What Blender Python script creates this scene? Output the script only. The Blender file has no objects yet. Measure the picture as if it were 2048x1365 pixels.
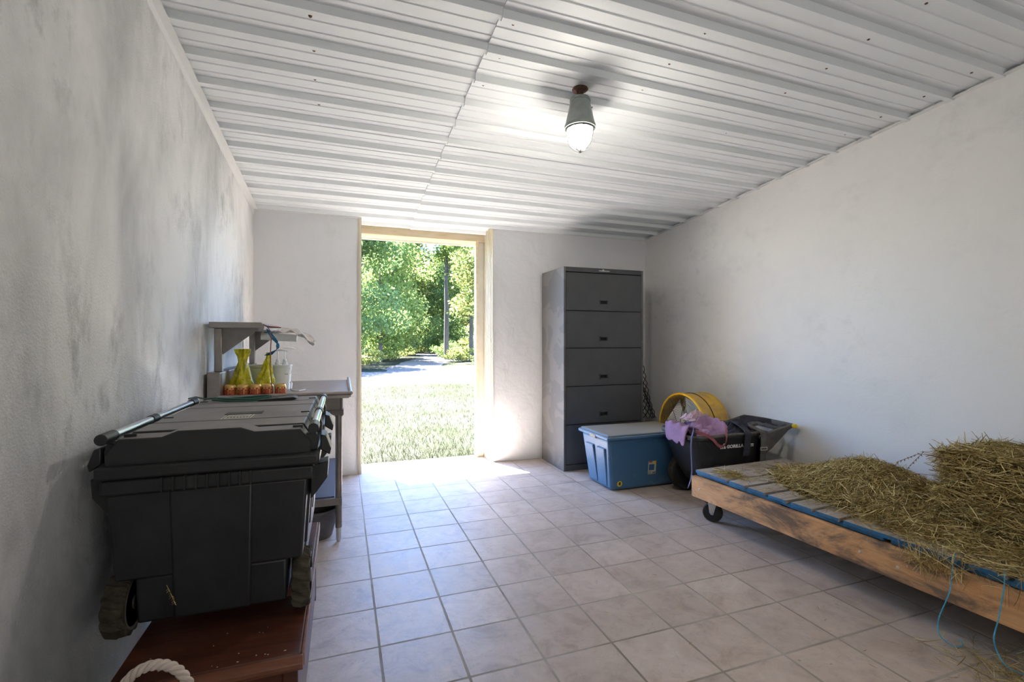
import bpy, math, random
import numpy as np
from mathutils import Vector, Matrix
random.seed(7); rng = np.random.default_rng(7)
sc = bpy.context.scene
C = sc.collection
PI = math.pi
R = math.radians

# ------------------------------------------------------------------ camera
CAM_H = 1.265
cam_d = bpy.data.cameras.new('camera'); cam_d.sensor_width = 36.0
cam_d.lens = 36.0 * 952 / 2048; cam_d.clip_start = 0.05; cam_d.clip_end = 500
cam = bpy.data.objects.new('camera', cam_d); C.objects.link(cam)
cam.location = (0, 0, CAM_H); cam.rotation_euler = (R(90), 0, -math.atan2(.3363, .9417))
sc.camera = cam
# ------------------------------------------------------------------ light
sc.view_settings.view_transform = 'Standard'; sc.view_settings.look = 'None'
sc.view_settings.gamma = 1.0; sc.view_settings.use_curve_mapping = False
sc.view_settings.exposure = 1.55
world = bpy.data.worlds.new('sky'); sc.world = world; world.use_nodes = True
wn = world.node_tree.nodes; wl = world.node_tree.links
bg = wn['Background']
sky = wn.new('ShaderNodeTexSky'); sky.sky_type = 'NISHITA'; sky.sun_disc = False
sky.sun_elevation = R(64); sky.sun_rotation = R(-24); sky.air_density = 1.0; sky.dust_density = 0.4; sky.ozone_density = 4.0
tint = wn.new('ShaderNodeMix'); tint.data_type = 'RGBA'; tint.blend_type = 'MULTIPLY'; tint.inputs[0].default_value = 1; tint.inputs[7].default_value = (.85, .95, 1.13, 1)
wl.new(sky.outputs[0], tint.inputs[6]); wl.new(tint.outputs[2], bg.inputs[0]); bg.inputs[1].default_value = 1.05
sd = bpy.data.lights.new('sun', 'SUN'); sd.energy = 56; sd.angle = R(0.53); sd.color = (.965, .975, 1)
sun = bpy.data.objects.new('sun', sd); C.objects.link(sun)
el = R(65.5); sdir = Vector((.413 * math.cos(el), -.911 * math.cos(el), -math.sin(el)))
sun.rotation_euler = sdir.to_track_quat('-Z', 'Y').to_euler()
# added fill lamp, no real source, in the opening behind the camera
ad = bpy.data.lights.new('fill_behind', 'AREA'); ad.shape = 'RECTANGLE'; ad.size = 1.2; ad.size_y = 1.9
ad.energy = 7.5; ad.color = (1.0, .985, .96)
al = bpy.data.objects.new('fill_behind', ad); C.objects.link(al)
al.location = (1.3, -1.56, 1.1); al.rotation_euler = (R(90), 0, 0)
# daylight (sky) entering through the open doorway: helps the sampler see the sky through the opening
# ------------------------------------------------------------------ node helpers
def new_mat(name):
    m = bpy.data.materials.new(name); m.use_nodes = True
    nt = m.node_tree; b = nt.nodes['Principled BSDF']
    return m, nt, b
def N(nt, t, **kw):
    n = nt.nodes.new(t)
    for k, v in kw.items():
        if k.startswith('i_'):
            n.inputs[k[2:].replace('_', ' ')].default_value = v
        else: setattr(n, k, v)
    return n
def L(nt, a, b): nt.links.new(a, b)
def coords(nt, scale=(1, 1, 1), obj=True):
    tc = N(nt, 'ShaderNodeTexCoord'); mp = N(nt, 'ShaderNodeMapping')
    mp.inputs['Scale'].default_value = scale
    L(nt, tc.outputs['Object' if obj else 'Generated'], mp.inputs[0]); return mp.outputs[0]
def noise(nt, vec, scale, detail=6, rough=.6, dist=0):
    n = N(nt, 'ShaderNodeTexNoise'); n.inputs['Scale'].default_value = scale
    n.inputs['Detail'].default_value = detail; n.inputs['Roughness'].default_value = rough
    n.inputs['Distortion'].default_value = dist
    L(nt, vec, n.inputs['Vector']); return n.outputs['Fac']
def ramp(nt, fac, stops):
    r = N(nt, 'ShaderNodeValToRGB'); L(nt, fac, r.inputs[0]); e = r.color_ramp.elements
    while len(e) < len(stops): e.new(.5)
    for k, (p, c) in enumerate(stops):
        e[k].position = p; e[k].color = (c, c, c, 1) if isinstance(c, (int, float)) else (*c, 1)
    return r.outputs[0]
def mixc(nt, fac, a, b, mode='MIX'):
    m = N(nt, 'ShaderNodeMix', data_type='RGBA', blend_type=mode)
    for sock, v in ((m.inputs[0], fac), (m.inputs[6], a), (m.inputs[7], b)):
        if isinstance(v, (int, float)): sock.default_value = v
        elif isinstance(v, tuple): sock.default_value = (*v, 1)
        else: L(nt, v, sock)
    return m.outputs[2]
def bump(nt, b, h, strength=.3, dist=.01, prev=None):
    n = N(nt, 'ShaderNodeBump'); n.inputs['Strength'].default_value = strength
    n.inputs['Distance'].default_value = dist; L(nt, h, n.inputs['Height'])
    if prev is not None: L(nt, prev, n.inputs['Normal'])
    L(nt, n.outputs[0], b.inputs['Normal']); return n.outputs[0]
def plain(name, col, rough=.5, metal=0., spec=.5, var=.12, vscale=6, bmp=0.0, bscale=60, trans=0, alpha=1):
    m, nt, b = new_mat(name)
    v = coords(nt)
    n = noise(nt, v, vscale)
    lo = tuple(c * (1 - var) for c in col); hi = tuple(min(1, c * (1 + var)) for c in col)
    L(nt, ramp(nt, n, [(.3, lo), (.7, hi)]), b.inputs['Base Color'])
    b.inputs['Roughness'].default_value = rough; b.inputs['Metallic'].default_value = metal
    b.inputs['Specular IOR Level'].default_value = spec
    if bmp: bump(nt, b, noise(nt, v, bscale), bmp, .003)
    if trans: b.inputs['Transmission Weight'].default_value = trans
    if alpha < 1: b.inputs['Alpha'].default_value = alpha
    return m

# ---- walls
def plaster(name, base, stain, stain_lo, stain_hi, vert, stipple, lump, fine=130):
    m, nt, b = new_mat(name)
    v = coords(nt); vv = coords(nt, vert)
    big = ramp(nt, noise(nt, vv, 1.3, 8, .62, .3), [(stain_lo, 0.), (stain_hi, 1.)])
    small = ramp(nt, noise(nt, vv, 5.5, 10, .72, .2), [(.50, 0.), (.72, 1.)])
    gate = ramp(nt, noise(nt, v, .9, 3, .5), [(.42, 0.), (.62, 1.)])
    sm = N(nt, 'ShaderNodeMath', operation='MULTIPLY'); L(nt, small, sm.inputs[0]); L(nt, gate, sm.inputs[1])
    c = mixc(nt, big, base, stain)
    c2 = mixc(nt, sm.outputs[0], c, tuple(s * (.80 if vert[1] > 1.2 else .93) for s in stain))
    L(nt, c2, b.inputs['Base Color'])
    b.inputs['Roughness'].default_value = .75; b.inputs['Specular IOR Level'].default_value = .25
    n1 = bump(nt, b, noise(nt, v, fine, 3, .6), stipple, .004)
    bump(nt, b, noise(nt, v, 4.5, 7, .55, .35), lump, .05, n1)
    return m
M = {}
M['wall_left'] = plaster('rough_plaster', (.70, .70, .69), (.37, .38, .385), .42, .74, (1, 1.3, .72), .9, .12)
M['wall_right'] = plaster('smooth_plaster', (.70, .695, .68), (.60, .60, .60), .50, .85, (1, .9, 1.1), .18, .15, 90)
M['wall_back'] = plaster('lumpy_plaster', (.72, .72, .73), (.67, .68, .69), .50, .85, (1, 1, .8), .15, .22, 60)
# ---- tiles
TX, TY, TX0, TY0 = .3066, .2982, .1455, 2.037
m, nt, b = new_mat('floor_tile'); M['floor'] = m
tc = N(nt, 'ShaderNodeTexCoord'); sep = N(nt, 'ShaderNodeSeparateXYZ'); L(nt, tc.outputs['Object'], sep.inputs[0])
def mth(op, a, b_=0.0, nt=nt):
    n = N(nt, 'ShaderNodeMath', operation=op)
    for s, v in ((n.inputs[0], a), (n.inputs[1], b_)):
        if isinstance(v, (int, float)): s.default_value = v
        else: L(nt, v, s)
    return n.outputs[0]
def tile_axis(o, off, pitch):
    q = mth('DIVIDE', mth('SUBTRACT', o, off), pitch)
    idx = mth('FLOOR', q); fr = mth('SUBTRACT', q, idx)
    edge = mth('MULTIPLY', mth('MINIMUM', fr, mth('SUBTRACT', 1.0, fr)), pitch)
    return idx, edge
wob = mth('MULTIPLY', mth('SUBTRACT', noise(nt, tc.outputs['Object'], 14, 4, .6), .5), .004)
ix, ex = tile_axis(sep.outputs[0], TX0 - TX * 20, TX); iy, ey = tile_axis(sep.outputs[1], TY0 - TY * 20, TY)
edge = mth('ADD', mth('MINIMUM', ex, ey), wob)
cmb = N(nt, 'ShaderNodeCombineXYZ'); L(nt, ix, cmb.inputs[0]); L(nt, iy, cmb.inputs[1])
wn_ = N(nt, 'ShaderNodeTexWhiteNoise', noise_dimensions='3D'); L(nt, cmb.outputs[0], wn_.inputs['Vector'])
grout = N(nt, 'ShaderNodeMapRange', interpolation_type='SMOOTHSTEP'); L(nt, edge, grout.inputs[0])
grout.inputs[1].default_value = .0032; grout.inputs[2].default_value = .0058
offv = N(nt, 'ShaderNodeVectorMath', operation='SCALE'); L(nt, wn_.outputs['Color'], offv.inputs[0]); offv.inputs['Scale'].default_value = 9.0
addv = N(nt, 'ShaderNodeVectorMath', operation='ADD'); L(nt, tc.outputs['Object'], addv.inputs[0]); L(nt, offv.outputs[0], addv.inputs[1])
tn = noise(nt, addv.outputs[0], 7, 9, .7, .6)
tcol = ramp(nt, tn, [(.30, (.34, .265, .215)), (.48, (.47, .385, .325)), (.70, (.56, .475, .41))])
shade = N(nt, 'ShaderNodeMapRange'); L(nt, wn_.outputs['Value'], shade.inputs[0]); shade.inputs[3].default_value = .90; shade.inputs[4].default_value = 1.07
vm = N(nt, 'ShaderNodeVectorMath', operation='SCALE'); L(nt, tcol, vm.inputs[0]); L(nt, shade.outputs[0], vm.inputs['Scale'])
veins = ramp(nt, noise(nt, addv.outputs[0], 22, 8, .75, 1.5), [(.36, 1.), (.46, 0.)])
tc1 = mixc(nt, mth('MULTIPLY', veins, .30), vm.outputs[0], (.25, .205, .175))
dirt = ramp(nt, noise(nt, tc.outputs['Object'], 1.6, 6, .65, .5), [(.52, 0.), (.75, 1.)])
tc2 = mixc(nt, mth('MULTIPLY', dirt, .35), tc1, (.30, .245, .19))
gcol = ramp(nt, noise(nt, tc.outputs['Object'], 2.2, 4, .6), [(.35, (.20, .165, .12)), (.65, (.40, .36, .30))])
L(nt, mixc(nt, grout.outputs[0], gcol, tc2), b.inputs['Base Color'])
L(nt, mth('ADD', mth('MULTIPLY', tn, .28), mth('SUBTRACT', .56, mth('MULTIPLY', grout.outputs[0], .26))), b.inputs['Roughness'])
b.inputs['Specular IOR Level'].default_value = .55
n1 = bump(nt, b, grout.outputs[0], .5, .003)
bump(nt, b, noise(nt, addv.outputs[0], 18, 6, .6, 1.0), .22, .006, n1)
# ---- others
M['ceil'] = plain('white_painted_sheet', (.72, .755, .765), .55, 0, .5, .015, 2)
M['trim_white'] = plain('white_trim', (.70, .71, .70), .4, 0, .5, .03, 3)
M['black_plastic'] = plain('black_plastic', (.016, .0162, .018), .42, 0, .5, .30, 9, .15, 220)
m, nt, b = new_mat('dusty_black_plastic'); M['lid'] = m
v = coords(nt); geo = N(nt, 'ShaderNodeNewGeometry'); sp = N(nt, 'ShaderNodeSeparateXYZ'); L(nt, geo.outputs['Normal'], sp.inputs[0])
dust = N(nt, 'ShaderNodeMath', operation='MULTIPLY'); L(nt, ramp(nt, sp.outputs[2], [(.75, 0.), (.95, 1.)]), dust.inputs[0])
L(nt, ramp(nt, noise(nt, v, 7, 8, .7), [(.3, .65), (.6, 1.)]), dust.inputs[1])
L(nt, mixc(nt, dust.outputs[0], (.018, .019, .020), (.185, .168, .154)), b.inputs['Base Color'])
b.inputs['Roughness'].default_value = .48; bump(nt, b, noise(nt, v, 250), .12, .002)
M['rubber'] = plain('tyre_rubber', (.035, .032, .027), .75, 0, .3, .4, 30)
M['rubber_dusty'] = plain('dusty_tyre_rubber', (.060, .051, .036), .85, 0, .3, .5, 25)
M['hub'] = plain('grey_plastic_hub', (.20, .18, .16), .5)
M['alu'] = plain('aluminium', (.62, .64, .65), .28, 1.0, .5, .06, 20)
M['steel'] = plain('stainless_steel', (.33, .295, .265), .40, .9, .5, .14, 14)
M['steel_dull'] = plain('dull_steel', (.24, .215, .195), .5, .8, .5, .2, 10)
M['zinc'] = plain('zinc_plated_steel', (.62, .62, .60), .35, .9, .5, .1, 20)
M['white_plastic'] = plain('white_plastic', (.80, .80, .78), .35, 0, .5, .05, 10)
M['cream_plastic'] = plain('cream_plastic', (.62, .58, .38), .4, 0, .5, .08, 8)
M['blue_tote'] = None
m, nt, b = new_mat('blue_dusty_plastic'); M['blue_tote'] = m
v = coords(nt); geo = N(nt, 'ShaderNodeNewGeometry'); sp = N(nt, 'ShaderNodeSeparateXYZ'); L(nt, geo.outputs['Normal'], sp.inputs[0])
blot = ramp(nt, noise(nt, v, 3.2, 5, .6, .5), [(.56, 0.), (.70, .55)])
cb = mixc(nt, blot, (.045, .125, .235), (.20, .27, .33))
L(nt, mixc(nt, ramp(nt, sp.outputs[2], [(.7, 0.), (.95, .85)]), cb, (.36, .32, .25)), b.inputs['Base Color'])
b.inputs['Roughness'].default_value = .42
M['charcoal'] = plain('charcoal_painted_metal', (.062, .064, .068), .42, 0, .5, .12, 4, .08, 200)
m, nt, b = new_mat('worn_charcoal_side'); M['charcoal_worn'] = m
v = coords(nt)
p1 = ramp(nt, noise(nt, v, 3.0, 2, .5, 1.5), [(.50, 0.), (.52, 1.)]); p2 = ramp(nt, noise(nt, v, 9, 9, .8), [(.58, 0.), (.75, 1.)])
c1 = mixc(nt, p1, (.092, .089, .087), (.125, .118, .112)); L(nt, mixc(nt, p2, c1, (.20, .17, .145)), b.inputs['Base Color'])
b.inputs['Roughness'].default_value = .45
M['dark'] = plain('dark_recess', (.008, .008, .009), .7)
def wood(name, c1, c2, c3, axis_scale, rough=.6, knots=True, stain=None):
    m, nt, b = new_mat(name)
    v = coords(nt, axis_scale)
    n1 = noise(nt, v, 3.0, 10, .68, .8)
    col = ramp(nt, n1, [(.28, c1), (.5, c2), (.72, c3)])
    if stain:
        v2 = coords(nt); s = ramp(nt, noise(nt, coords(nt, (1, 1, 2.2)), 2.6, 8, .7, .4), [(stain[1], 0.), (stain[2], 1.)])
        sg = N(nt, 'ShaderNodeMath', operation='MULTIPLY'); L(nt, s, sg.inputs[0]); sg.inputs[1].default_value = stain[3]
        col = mixc(nt, sg.outputs[0], col, stain[0])
    L(nt, col, b.inputs['Base Color']); b.inputs['Roughness'].default_value = rough
    bump(nt, b, n1, .25, .004); return m
M['bench'] = wood('dark_red_stained_wood', (.045, .014, .008), (.085, .026, .014), (.13, .042, .022), (1, 6, 6), .36)
M['bench_edge'] = wood('worn_red_stained_edge', (.10, .03, .015), (.17, .06, .03), (.27, .11, .06), (1, 6, 6), .45)
M['board'] = wood('orange_pine_board', (.40, .19, .075), (.56, .30, .13), (.66, .40, .21), (9, .9, 9), .6, stain=((.085, .062, .048), .47, .60, .85))
M['deck'] = wood('weathered_grey_plank', (.19, .155, .12), (.33, .28, .235), (.45, .41, .36), (1.2, 10, 8), .7, stain=((.13, .09, .05), .5, .7, .6))
M['bluepaint'] = plain('blue_painted_wood', (.022, .13, .27), .6, 0, .4, .35, 16, .2, 80)
M['cream_wood'] = wood('pale_pine_header', (.50, .39, .24), (.62, .50, .33), (.70, .58, .42), (1, 8, 8), .6)
M['tan_metal'] = plain('tan_metal_panel', (.56, .49, .36), .4, 0, .5, .06, 5)
M['tan_metal2'] = plain('cream_metal_trim', (.66, .62, .52), .4, 0, .5, .06, 5)
M['lamp_grey'] = plain('grey_cast_metal', (.28, .31, .29), .5, .3, .5, .12, 20)
M['rust'] = plain('rusty_steel', (.16, .085, .06), .7, .6, .5, .5, 40)
m, nt, b = new_mat('glowing_bulb_glass'); M['glow'] = m
b.inputs['Emission Color'].default_value = (1, .92, .82, 1); b.inputs['Emission Strength'].default_value = 66.0
m, nt, b = new_mat('clear_glass'); M['glass'] = m
b.inputs['Transmission Weight'].default_value = 1; b.inputs['Roughness'].default_value = .03; b.inputs['IOR'].default_value = 1.25
M['yellow_fan'] = wood('yellow_painted_drum', (.45, .25, .02), (.62, .37, .03), (.70, .46, .10), (3, 3, 3), .5, stain=((.36, .26, .14), .46, .62, .8))
M['yellow_ring'] = plain('yellow_enamel', (.80, .46, .01), .35, 0, .5, .12, 12)
M['wire_grey'] = plain('grey_wire', (.16, .16, .155), .5, .6)
M['blade'] = plain('pale_fan_blade', (.86, .84, .80), .45, 0, .5, .1)
M['towel'] = plain('purple_terry_cloth', (.31, .19, .30), .95, 0, .1, .22, 9, .8, 320)
M['towel_pink'] = plain('dusty_pink_cloth', (.47, .33, .36), .95, 0, .1, .18, 9, .8, 320)
M['maroon_cloth'] = plain('maroon_trimmed_cloth', (.26, .085, .10), .9, 0, .1, .25, 12, .6, 300)
M['dark_web'] = plain('dark_webbing', (.045, .045, .06), .85, 0, .2, .2, 30, .5, 400)
M['grey_web'] = plain('olive_grey_webbing', (.13, .125, .11), .85, 0, .2, .2, 30, .5, 400)
M['cart_black'] = plain('scuffed_black_poly', (.016, .016, .017), .5, 0, .5, .6, 7, .2, 180)
M['cart_dusty'] = plain('dusty_black_poly', (.085, .076, .066), .65, 0, .4, .5, 12)
M['letter_white'] = plain('white_lettering', (.75, .74, .70), .6)
M['letter_red'] = plain('red_lettering', (.48, .02, .015), .5)
M['letter_black'] = plain('black_lettering', (.02, .02, .02), .6)
M['yellow_cap'] = plain('yellow_plastic_cap', (.75, .55, .02), .4)
M['gold'] = plain('gold_can_metal', (.62, .40, .13), .35, .5, .5, .12, 60)
m, nt, b = new_mat('translucent_yellow_film'); M['yellow_bag'] = m
v = coords(nt); L(nt, ramp(nt, noise(nt, v, 18, 5, .6, 1.5), [(.35, (.50, .46, .002)), (.55, (.82, .74, .01)), (.75, (.90, .86, .35))]), b.inputs['Base Color'])
b.inputs['Roughness'].default_value = .25; b.inputs['Transmission Weight'].default_value = .25; bump(nt, b, noise(nt, v, 30, 4, .6, 2), .8, .01)
M['film'] = plain('clear_crinkled_film', (.75, .70, .66), .3, 0, .5, .08, 20, .9, 60, alpha=.75)
M['blue_rope'] = plain('blue_rope', (.02, .14, .26), .6, 0, .3, .3, 60)
M['cyan_twine'] = plain('bright_blue_twine', (.06, .34, .52), .5, 0, .3, .25, 40)
M['brown_twine'] = plain('rust_brown_twine', (.27, .09, .05), .7)
M['green'] = plain('dark_green_hose', (.012, .07, .05), .4)
M['rope'] = plain('off_white_cotton_rope', (.60, .51, .44), .9, 0, .2, .12, 50, .5, 300)
M['blue_tub'] = plain('dark_tub_plastic', (.05, .05, .06), .5)
M['grey_bucket'] = plain('dusty_grey_bucket', (.11, .10, .105), .6, 0, .3, .3, 10)
M['net'] = plain('black_netting', (.012, .012, .013), .7)
M['paper'] = plain('pale_paper_label', (.52, .50, .42), .6)
M['tape'] = plain('dark_tape', (.05, .045, .04), .6)
def islandmat(name, stops, rough=.7, transl=0.0, spec=.2):
    m, nt, b = new_mat(name)
    g = N(nt, 'ShaderNodeNewGeometry'); col = ramp(nt, g.outputs['Random Per Island'], stops)
    L(nt, col, b.inputs['Base Color']); b.inputs['Roughness'].default_value = rough; b.inputs['Specular IOR Level'].default_value = spec
    if transl:
        t = N(nt, 'ShaderNodeBsdfTranslucent'); mx = N(nt, 'ShaderNodeMixShader'); mx.inputs[0].default_value = transl
        L(nt, col, t.inputs[0]); out = nt.nodes['Material Output']
        L(nt, b.outputs[0], mx.inputs[1]); L(nt, t.outputs[0], mx.inputs[2]); L(nt, mx.outputs[0], out.inputs[0])
    return m
M['hay'] = islandmat('dry_hay', [(0., (.13, .080, .028)), (.3, (.30, .21, .070)), (.6, (.47, .36, .135)), (.85, (.66, .54, .24)), (.96, (.82, .72, .40)), (1., (.28, .14, .06))], .7, .12)
M['hay_dark'] = plain('packed_hay', (.075, .050, .018), .95, 0, .1, .5, 30, .9, 60)
M['leaf_a'] = islandmat('bright_leaves', [(0., (.10, .145, .04)), (.4, (.15, .205, .055)), (.8, (.21, .26, .07)), (1., (.30, .31, .11))], .8, .50, .03)
M['leaf_b'] = islandmat('deep_green_leaves', [(0., (.075, .115, .045)), (.5, (.115, .165, .055)), (1., (.17, .215, .06))], .8, .46, .03)
M['leaf_c'] = islandmat('yellow_green_leaves', [(0., (.12, .15, .04)), (.5, (.18, .21, .06)), (.9, (.27, .26, .08)), (1., (.35, .2, .07))], .8, .5, .03)
M['grass'] = islandmat('grass_blades', [(0., (.020, .0255, .0115)), (.5, (.032, .035, .0185)), (1., (.048, .046, .031))], .8, .35, 0.0)
M['bark'] = wood('grey_bark', (.045, .036, .028), (.08, .066, .054), (.14, .12, .10), (6, 6, 1), .9)
m, nt, b = new_mat('mown_grass'); M['lawn'] = m
v = coords(nt)
g1 = ramp(nt, noise(nt, v, .55, 6, .62), [(.36, (.026, .0285, .0165)), (.50, (.033, .0345, .0230)), (.66, (.042, .0400, .032))])
g2 = ramp(nt, noise(nt, v, 30, 6, .7), [(.3, .6), (.7, 1.35)])
L(nt, mixc(nt, 1.0, g1, g2, 'MULTIPLY'), b.inputs['Base Color']); b.inputs['Roughness'].default_value = 1; b.inputs['Specular IOR Level'].default_value = 0
bump(nt, b, noise(nt, v, 45, 5), .7, .03)
m, nt, b = new_mat('pale_dirt'); M['dirt'] = m
v = coords(nt); L(nt, ramp(nt, noise(nt, v, 2.5, 8, .7), [(.3, (.085, .073, .062)), (.5, (.115, .10, .086)), (.7, (.14, .125, .11))]), b.inputs['Base Color'])
b.inputs['Roughness'].default_value = 1; b.inputs['Specular IOR Level'].default_value = 0; bump(nt, b, noise(nt, v, 30), .4, .02)

# ------------------------------------------------------------------ object helpers
def tag(o, label=None, cat=None, group=None, kind=None):
    if label: o['label'] = label
    if cat: o['category'] = cat
    if group: o['group'] = group
    if kind: o['kind'] = kind
    return o
def thing(name, label, cat, loc=(0, 0, 0), rz=0, group=None):
    o = bpy.data.objects.new(name, None); C.objects.link(o); o.location = loc; o.rotation_euler = (0, 0, rz)
    o.empty_display_size = .05
    return tag(o, label, cat, group)
class MB:
    """collects shapes, linked as one mesh object"""
    def __init__(s): s.v = []; s.f = []; s.m = []
    def add(s, vs, fs, mi=0):
        n = len(s.v); s.v += [tuple(p) for p in vs]; s.f += [tuple(i + n for i in f) for f in fs]; s.m += [mi] * len(fs); return s
    def box(s, x0, x1, y0, y1, z0, z1, mi=0, mfaces=None):
        vs = [(x, y, z) for z in (z0, z1) for y in (y0, y1) for x in (x0, x1)]
        fs = [(0, 2, 3, 1), (4, 5, 7, 6), (0, 1, 5, 4), (2, 6, 7, 3), (0, 4, 6, 2), (1, 3, 7, 5)]
        s.add(vs, fs, mi)
        if mfaces:                      # {face index: material}, order: -z +z -y +y -x +x
            for k, q in mfaces.items(): s.m[len(s.m) - 6 + k] = q
        return s
    def tbox(s, bot, top, z0, z1, mi=0):   # tapered box, (x0,x1,y0,y1) rectangles
        vs = [(bot[0], bot[2], z0), (bot[1], bot[2], z0), (bot[1], bot[3], z0), (bot[0], bot[3], z0),
              (top[0], top[2], z1), (top[1], top[2], z1), (top[1], top[3], z1), (top[0], top[3], z1)]
        return s.add(vs, [(3, 2, 1, 0), (4, 5, 6, 7), (0, 1, 5, 4), (1, 2, 6, 5), (2, 3, 7, 6), (3, 0, 4, 7)], mi)
    def prism(s, poly, a0, a1, axis='y', mi=0):
        n = len(poly)
        def P(p, a):
            return {'y': (p[0], a, p[1]), 'x': (a, p[0], p[1]), 'z': (p[0], p[1], a)}[axis]
        vs = [P(p, a0) for p in poly] + [P(p, a1) for p in poly]
        fs = [tuple(range(n)), tuple(range(2 * n - 1, n - 1, -1))] + [(i, i + n, (i + 1) % n + n, (i + 1) % n) for i in range(n)]
        return s.add(vs, fs, mi)
    def tube(s, pts, r, n=8, mi=0, caps=True, closed=False):
        pts = [Vector(p) for p in pts]; rs = r if isinstance(r, (list, tuple)) else [r] * len(pts)
        vs = []; fs = []; up = None
        K = len(pts)
        for i, p in enumerate(pts):
            a = pts[(i - 1) % K] if (closed or i > 0) else p; b_ = pts[(i + 1) % K] if (closed or i < K - 1) else p
            t = (b_ - a).normalized()
            if up is None: up = Vector((0, 0, 1)) if abs(t.z) < .9 else Vector((1, 0, 0))
            u = t.cross(up).normalized(); w = u.cross(t).normalized(); up = w
            for k in range(n):
                ang = 2 * PI * k / n; vs.append(p + (u * math.cos(ang) + w * math.sin(ang)) * rs[i])
        rng_ = K if closed else K - 1
        for i in range(rng_):
            for k in range(n):
                a = i * n + k; b_ = i * n + (k + 1) % n; c = ((i + 1) % K) * n + (k + 1) % n; d = ((i + 1) % K) * n + k
                fs.append((a, d, c, b_))
        if caps and not closed:
            fs.append(tuple(range(n))); fs.append(tuple(range((K - 1) * n + n - 1, (K - 1) * n - 1, -1)))
        return s.add(vs, fs, mi)
    def lathe(s, prof, c=(0, 0, 0), n=24, mi=0, axis='z', rad=None):
        vs = []; fs = []
        for r, z in prof:
            for k in range(n):
                a = 2 * PI * k / n; rr = r * (rad(a, z) if rad else 1)
                q = (rr * math.cos(a), rr * math.sin(a), z)
                if axis == 'x': q = (q[2], q[0], q[1])
                if axis == 'y': q = (q[1], q[2], q[0])
                vs.append((q[0] + c[0], q[1] + c[1], q[2] + c[2]))
        for i in range(len(prof) - 1):
            for k in range(n):
                fs.append((i * n + k, i * n + (k + 1) % n, (i + 1) * n + (k + 1) % n, (i + 1) * n + k))
        closed = prof[0] == prof[-1]
        if prof[0][0] > 1e-6 and not closed: fs.append(tuple(range(n - 1, -1, -1)))
        if prof[-1][0] > 1e-6 and not closed: fs.append(tuple((len(prof) - 1) * n + k for k in range(n)))
        return s.add(vs, fs, mi)
    def ribbon(s, pts, widths, wdir, th=.002, mi=0):
        pts = [Vector(p) for p in pts]; wd = [Vector(w) for w in (wdir if isinstance(wdir, list) else [wdir] * len(pts))]
        ws = widths if isinstance(widths, (list, tuple)) else [widths] * len(pts)
        vs = []; K = len(pts)
        for i, p in enumerate(pts):
            t = (pts[min(i + 1, K - 1)] - pts[max(i - 1, 0)]).normalized(); w = wd[i].normalized(); nn = t.cross(w).normalized() * th
            for q in (p - w * ws[i] / 2 + nn, p + w * ws[i] / 2 + nn, p + w * ws[i] / 2 - nn, p - w * ws[i] / 2 - nn): vs.append(q)
        fs = [(0, 1, 2, 3), (4 * K - 1, 4 * K - 2, 4 * K - 3, 4 * K - 4)]
        for i in range(K - 1):
            for k in range(4): fs.append((4 * i + k, 4 * i + 4 + k, 4 * i + 4 + (k + 1) % 4, 4 * i + (k + 1) % 4))
        return s.add(vs, fs, mi)
    def build(s, name, mats, parent=None, world=True, smooth=False, bevel=0, seg=2, angle=40):
        me = bpy.data.meshes.new(name)
        off = Vector((0, 0, 0)); p = parent
        if world:
            while p is not None: off += p.location; p = p.parent
        me.from_pydata([(a - off.x, b_ - off.y, c - off.z) for a, b_, c in s.v], [], s.f)
        for mt in (mats if isinstance(mats, (list, tuple)) else [mats]): me.materials.append(mt)
        me.polygons.foreach_set('material_index', s.m)
        import bmesh
        bm = bmesh.new(); bm.from_mesh(me); bmesh.ops.recalc_face_normals(bm, faces=bm.faces); bm.to_mesh(me); bm.free()
        if smooth or bevel:
            me.polygons.foreach_set('use_smooth', [True] * len(me.polygons))
            me.set_sharp_from_angle(angle=R(angle))
        me.update()
        o = bpy.data.objects.new(name, me); C.objects.link(o)
        if parent: o.parent = parent
        if bevel:
            md = o.modifiers.new('bevel', 'BEVEL'); md.width = bevel; md.segments = seg; md.limit_method = 'ANGLE'; md.angle_limit = R(35)
            md.harden_normals = False
        return o
def struct(o): o['kind'] = 'structure'; return o
def copy_tree(o, parent=None):
    c = o.copy(); C.objects.link(c); c.parent = parent
    for ch in list(o.children): copy_tree(ch, c)
    return c
def text_obj(name, body, size, mat, parent, M4, extrude=.0008, bold=0.0, xs=1.0):
    cu = bpy.data.curves.new(name, 'FONT'); cu.body = body; cu.size = size; cu.extrude = extrude; cu.offset = bold
    cu.align_x = 'CENTER'; cu.align_y = 'CENTER'; cu.resolution_u = 3
    t = bpy.data.objects.new(name + '_c', cu); C.objects.link(t)
    bpy.context.view_layer.update()
    me = bpy.data.meshes.new_from_object(t.evaluated_get(bpy.context.evaluated_depsgraph_get()))
    bpy.data.objects.remove(t)
    off = Vector((0, 0, 0)); p = parent
    while p is not None: off += p.location; p = p.parent
    me.transform(Matrix.Diagonal((xs, 1, 1, 1))); me.transform(M4); me.transform(Matrix.Translation(-off))
    me.materials.clear(); me.materials.append(mat)
    o = bpy.data.objects.new(name, me); C.objects.link(o); o.parent = parent; return o
def basis(o, x, y, z):      # matrix with columns x,y,z at o
    m = Matrix.Identity(4)
    for i, a in enumerate((x, y, z)):
        for j in range(3): m[j][i] = a[j]
    for j in range(3): m[j][3] = o[j]
    return m
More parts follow.
